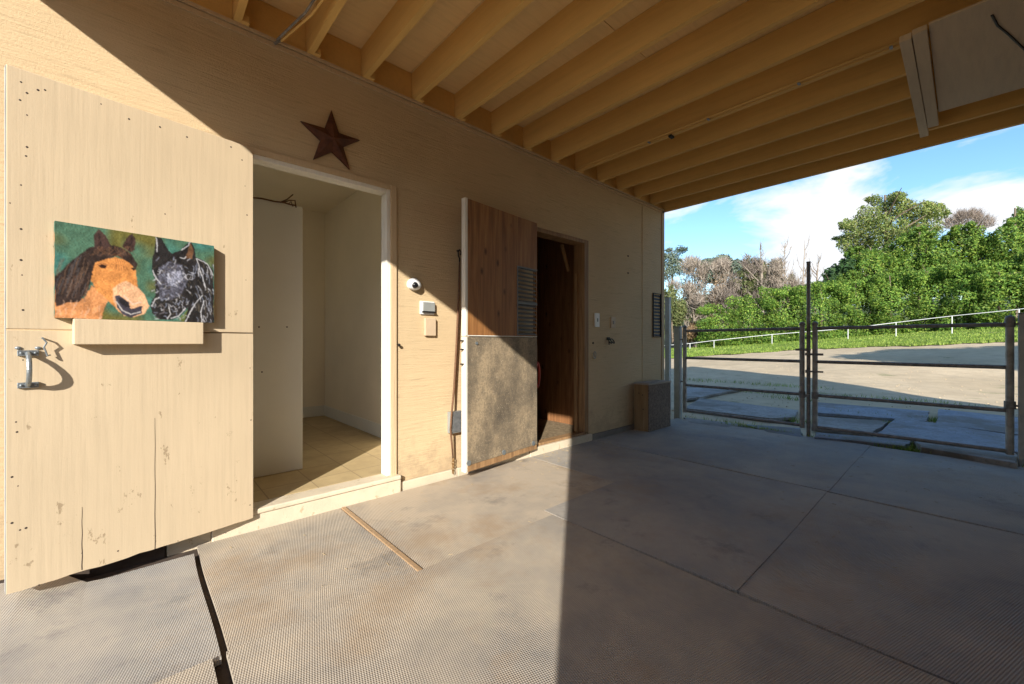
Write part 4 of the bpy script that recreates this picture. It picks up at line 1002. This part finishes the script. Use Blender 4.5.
tree('eucalyptus', 'blue-grey tree top beside the stable corner, leftmost tree', 'tree', [(672, 258, 10, 9), (680, 250, 6, 5), (668, 272, 9, 12), (678, 268, 9, 8), (660, 262, 8, 10)], 62, 'leaf_bluegrey', 5000, .14, shell=.1, extra=8)
tree('olive_tree', 'muted green tree showing behind the left part of bare brush', 'tree', [(722, 262, 12, 7), (708, 266, 11, 7), (735, 268, 12, 8), (715, 276, 16, 8)], 60, 'leaf_bluegrey', 6000, .2)
tree('olive_tree', 'muted green tree behind the middle of the bare brush, left of the bare stems', 'tree', [(748, 278, 12, 10), (760, 268, 8, 8), (765, 285, 14, 12), (745, 290, 14, 10)], 55, 'leaf_olive', 6000, .18)
tree('yellow_shrub', 'yellow-green shrub against the stable corner, below blue-grey tree', 'shrub', [(670, 300, 9, 14), (676, 318, 9, 10), (665, 325, 10, 10), (682, 308, 6, 8)], 46, 'leaf_olive', 5000, .13)
tree('russet_bush', 'low reddish-brown bush at the left end of the hedge', 'bush', [(690, 334, 12, 7), (702, 333, 10, 8), (696, 328, 8, 6), (682, 336, 9, 6)], 43, 'leaf_dry', 5000, .11)
# bare brush
def twigs(lst, d, n, ln, seed, m=None, depth=2.5):
    rs = np.random.RandomState(seed); m = m or MB()
    for _ in range(n):
        px, py, w_, h_ = lst[rs.randint(len(lst))]
        a = rs.rand()*6.28; r_ = rs.rand()**.5; q = at(px+math.cos(a)*r_*w_, py+math.sin(a)*r_*h_, d+rs.uniform(-1, 1)*depth)
        dr = Vector((rs.normal()*.7, rs.normal()*.7, abs(rs.normal())*.9+.3)).normalized()
        L = ln*rs.uniform(.5, 1.5); w0 = rs.uniform(.012, .035)
        side = dr.cross(Vector((rs.normal(), rs.normal(), rs.normal()))).normalized()*w0
        k = q+dr*L*.5+Vector((rs.normal(), rs.normal(), rs.normal()))*L*.1; e = q+dr*L
        b = len(m.v); m.v += [tuple(q-side), tuple(q+side), tuple(k+side*.7), tuple(k-side*.7), tuple(e)]
        m.f += [(b, b+1, b+2, b+3), (b+3, b+2, b+4)]; m.mi += [0, 0]
    return m
def brush(lab, lst, d, n, seed, mat='twig', nleaf=0, leaf='leaf_olive'):
    r9 = random.Random(seed*3); lst = list(lst)
    for _ in range(14):
        b0 = r9.choice(lst[:5]); a = r9.uniform(0, 6.28); lst.append((b0[0]+math.cos(a)*b0[2]*1.1, b0[1]-abs(math.sin(a))*b0[3]*1.05, r9.uniform(3, 7), r9.uniform(4, 9)))
    cxp = sum(b[0] for b in lst)/len(lst); base = at(cxp, CY, d); base.z = T(base.x, base.y)-.1
    o = thing('bare_shrub', lab, 'shrub', tuple(base), 0, 'bare winter brush left of the hedge')
    m = MB(); rr = random.Random(seed)
    for k in range(34):
        px, py, w_, h_ = lst[k % len(lst)]; e = at(px+rr.uniform(-w_, w_), py-h_*rr.uniform(.3, 1.1), d+rr.uniform(-1, 1)); s_ = base+Vector((rr.uniform(-1.5, 1.5), rr.uniform(-1.5, 1.5), 0))
        mid = s_.lerp(e, .5)+Vector((rr.uniform(-.5, .5), rr.uniform(-.5, .5), .3)); m.tube([s_, mid, e], [.085, .055, .018], 5)
    m.build('stem', 'twig', o); twigs(lst, d, n, .75, seed).build('twig_crown', mat, o)
    if nleaf: cloud(blobs_px(lst, d), nleaf, .12, .2).build('sparse_leaves', leaf, o)
brush('pale bare shrub nearest the stable corner', [(690, 288, 14, 20), (682, 305, 12, 18), (700, 305, 13, 20), (694, 320, 14, 12), (697, 272, 8, 8)], 50, 5200, 5, nleaf=2500)
brush('rounded brown bare shrub above the russet bush', [(718, 290, 15, 20), (712, 310, 15, 16), (728, 305, 14, 18), (722, 274, 9, 8)], 49, 5200, 6, nleaf=2200, leaf='leaf_dry')
brush('tangled bare shrub above the bright hedge, mixed with green', [(748, 288, 14, 20), (742, 306, 14, 14), (758, 300, 14, 16), (752, 272, 8, 8)], 48, 4200, 7, 'twig_mauve', 6500)
brush('bare shrub with pale upright twigs left of the tall pole', [(778, 290, 14, 16), (772, 300, 13, 12), (790, 298, 10, 12), (775, 276, 8, 8)], 47, 4200, 8, 'twig', 5000)
def bare_top(lab, lst, d):
    base = at(970, CY, d); base.z = T(base.x, base.y)-.1; o = thing('mauve_tree', lab, 'tree', tuple(base))
    m = MB(); rr = random.Random(3)
    for px, py, w_, h_ in lst:
        e = at(px, py-h_*.6, d); m.tube([base, base.lerp(e, .6)+Vector((rr.uniform(-.3, .3), 0, .4)), e], [.22, .12, .03], 6)
    m.build('trunk', 'bark', o); twigs(lst, d, 2600, .9, 21).build('twig_crown', 'twig_mauve', o)
bare_top('mauve bare treetop showing against cloud between pine and right trees', [(968, 220, 13, 7), (985, 223, 10, 6), (952, 225, 9, 5), (975, 216, 7, 4), (961, 217, 5, 3)], 60)
# tall bare saplings
def sapling(lab, px, topy, d, lean, seed):
    rr = random.Random(seed); base = at(px, CY, d); base.z = T(base.x, base.y)-.1; top = at(px+lean, topy, d)
    m = MB(); mid = base.lerp(top, .5)+Vector((rr.uniform(-.3, .3), 0, 0)); m.tube([base, mid, top], [.13, .08, .025], 6)
    tw = MB()
    for k in range(16):
        t = rr.uniform(.35, .95); s_ = base.lerp(top, t); a = rr.random()*6.28; L = rr.uniform(.7, 2.2)*(1.25-t)*1.6
        e = s_+Vector((math.cos(a)*L*.45, math.sin(a)*L*.45, L)); q = s_.lerp(e, .5)+Vector((math.cos(a)*.15, math.sin(a)*.15, 0))
        tw.tube([s_, q, e], [.045, .03, .012], 4)
        for _ in range(3):
            u = rr.uniform(.3, .9); f_ = s_.lerp(e, u); b2 = rr.random()*6.28; g2 = f_+Vector((math.cos(b2)*.35, math.sin(b2)*.35, rr.uniform(.3, .8))); tw.tube([f_, g2], [.022, .009], 3)
    o = thing('bare_sapling', lab, 'tree', tuple(base), 0, 'leafless saplings left of the pole'); m.build('trunk', 'twig', o); tw.build('branch', 'twig', o)
sapling('leafless sapling leaning left above the middle brush', 765, 242, 46, -5, 1)
sapling('upright leafless sapling with many fine twigs, second from left', 783, 243, 46, 2, 2)
sapling('leafless sapling just left of the tall pole, tallest', 801, 240, 46, 4, 3)
sapling('leafless sapling leaning right beyond the tall pole', 813, 256, 45, 6, 4)
# slender bare trunks leaning across brush
for i, (a, b_, lab) in enumerate((((779, 303), (743, 265), 'pale dead trunk leaning left across the middle brush, longer one'), ((765, 315), (748, 292), 'shorter pale dead trunk leaning left low in brush'))):
    p, q = at(a[0], a[1], 45), at(b_[0], b_[1], 45.5); base = p.copy(); base.z = T(p.x, p.y)
    m = MB().tube([(p.x+.5, p.y-.4, base.z), p, q], [.11, .09, .03], 6)
    tag(m.build('dead_trunk', 'twig'), lab, 'dead trunk')
# trees out of frame whose shade falls on the yard
def shade_tree(x, y, h, r_, lab):
    o = thing('shade_tree', lab, 'tree', (x, y, 0)); m = MB(); limbs(m, (x, y, -.1), (x, y, h*.75), .25, 8, (r_*.6, h*.2), int(x)); m.build('trunk', 'bark', o)
    bl = [((x+random.uniform(-1, 1)*r_*.7, y+random.uniform(-1, 1)*r_*.7, h-r_+random.uniform(-.6, .6)*r_), (r_*.55, r_*.55, r_*.45)) for _ in range(10)]
    cloud(bl, 14000, .16, .3).build('crown', 'leaf_tree', o)
shade_spots = [(gnd(905, 353), 2.0, 7.5, 'leafy tree out of frame behind the camera, shading the dirt nearest the pole side'),
    (gnd(960, 350), 2.6, 7.5, 'leafy tree out of frame behind the camera, shading the middle of the dirt'),
    (gnd(1015, 349), 3.0, 7.5, 'leafy tree out of frame behind the camera, shading the dirt by the right post')]
for p_, r_, z_, lab_ in shade_spots:
    k_ = 1/math.tan(R(24.3))*z_; shade_tree(p_.x-.778*k_, p_.y-.629*k_, z_+r_*.5, r_, lab_)
# ------------------------------------------------------------------ barn on the other side of the breezeway
O = thing('opposite_barn', 'tall tan barn closing the breezeway behind the camera', 'barn', (2.4, -6, 0))
MB().box(-.85, 5.58, -3.60, -3.52, 0, TOP).build('inner_wall', 'jamb_wood', O)  # unseen wall kept dark to cut light bouncing into the breezeway
gab = [(-3.602, .0), (-3.602, 3.9), (-5.3, 7.9), (-7.8, 6.0), (-8.4, 3.5), (-8.4, 0)]  # unseen gable outline, shaped to cast the shadow across the yard
m = MB(); m.prism(gab, 'x', -.85, 5.58); m.build('body', 'siding_paint', O)
# ------------------------------------------------------------------ light
EL = R(24.3); sd = Vector((-.778, -.629, 0)).normalized()
tosun = Vector((sd.x*math.cos(EL), sd.y*math.cos(EL), math.sin(EL)))
sl = bpy.data.lights.new('sun', 'SUN'); sl.energy = 4.0; sl.angle = R(.53); sl.color = (1.0, .95, .88)
so = bpy.data.objects.new('sun', sl); COL.objects.link(so); so.rotation_euler = tosun.to_track_quat('Z', 'Y').to_euler()
wd_ = bpy.data.worlds.new('World'); S.world = wd_; wd_.use_nodes = True; nt = wd_.node_tree
bg = nt.nodes['Background']; bg.inputs['Strength'].default_value = .15
sky = nt.nodes.new('ShaderNodeTexSky'); sky.sky_type = 'NISHITA'; sky.sun_disc = False; sky.sun_elevation = EL
sky.sun_rotation = math.atan2(tosun.x, tosun.y); sky.air_density = 1.0; sky.dust_density = .4; sky.ozone_density = 1.6
def N(k, **kw):
    o = nt.nodes.new(k)
    for a, v in kw.items(): setattr(o, a, v)
    return o
def mth(op, a, b=0.0, c=None):
    o = N('ShaderNodeMath', operation=op)
    for i, v in enumerate((a, b) if c is None else (a, b, c)):
        if isinstance(v, (int, float)): o.inputs[i].default_value = v
        else: nt.links.new(v, o.inputs[i])
    return o.outputs[0]
tc = N('ShaderNodeTexCoord'); mp = N('ShaderNodeMapping'); mp.inputs['Scale'].default_value = (1, 1, 2.6); nt.links.new(tc.outputs['Generated'], mp.inputs['Vector'])
nz = N('ShaderNodeTexNoise'); nz.inputs['Scale'].default_value = 4.2; nz.inputs['Detail'].default_value = 9; nz.inputs['Roughness'].default_value = .58; nz.inputs['Distortion'].default_value = .35
nt.links.new(mp.outputs[0], nz.inputs['Vector'])
acc = None
CL = [((808, 255), .13, .24), ((790, 222), .08, .16), ((830, 192), .08, .14), ((742, 200), .06, .14), ((822, 285), .10, .20), ((965, 211), .04, .22), ((990, 207), .04, .24), ((1012, 214), .035, .18), ((1300, 150), .2, .2), ((500, 100), .2, .2)]
for (px, py), wd2, amp in CL:
    dr = ray(px, py).normalized(); vm = N('ShaderNodeVectorMath', operation='DISTANCE'); 
    vm2 = N('ShaderNodeVectorMath', operation='MULTIPLY'); vm2.inputs[1].default_value = (1, 1, 1.9); nt.links.new(tc.outputs['Generated'], vm2.inputs[0])
    vm.inputs[1].default_value = (dr.x, dr.y, dr.z*1.9); nt.links.new(vm2.outputs[0], vm.inputs[0])
    gau = mth('MULTIPLY', mth('MAXIMUM', mth('SUBTRACT', 1.0, mth('DIVIDE', vm.outputs['Value'], wd2*1.8)), 0.0), amp)
    acc = gau if acc is None else mth('ADD', acc, gau)
f = mth('ADD', nz.outputs['Fac'], acc)
cr = N('ShaderNodeValToRGB'); cr.color_ramp.elements[0].position = .58; cr.color_ramp.elements[0].color = (0, 0, 0, 1); cr.color_ramp.elements[1].position = .74; cr.color_ramp.elements[1].color = (1, 1, 1, 1)
nt.links.new(f, cr.inputs['Fac'])
hs = N('ShaderNodeHueSaturation'); hs.inputs['Saturation'].default_value = 1.22; hs.inputs['Value'].default_value = .78; nt.links.new(sky.outputs[0], hs.inputs['Color'])
mxx = N('ShaderNodeMix', data_type='RGBA'); nt.links.new(cr.outputs[0], mxx.inputs[0]); nt.links.new(hs.outputs[0], mxx.inputs[6]); mxx.inputs[7].default_value = (3.2, 3.3, 3.45, 1)
nt.links.new(mxx.outputs[2], bg.inputs['Color'])
# ------------------------------------------------------------------ render settings
S.view_settings.view_transform = 'Standard'; S.view_settings.look = 'None'; S.view_settings.exposure = 1.13; S.view_settings.gamma = 1
S.render.engine = 'CYCLES'; S.cycles.max_bounces = 10; S.cycles.diffuse_bounces = 6; S.cycles.transparent_max_bounces = 8
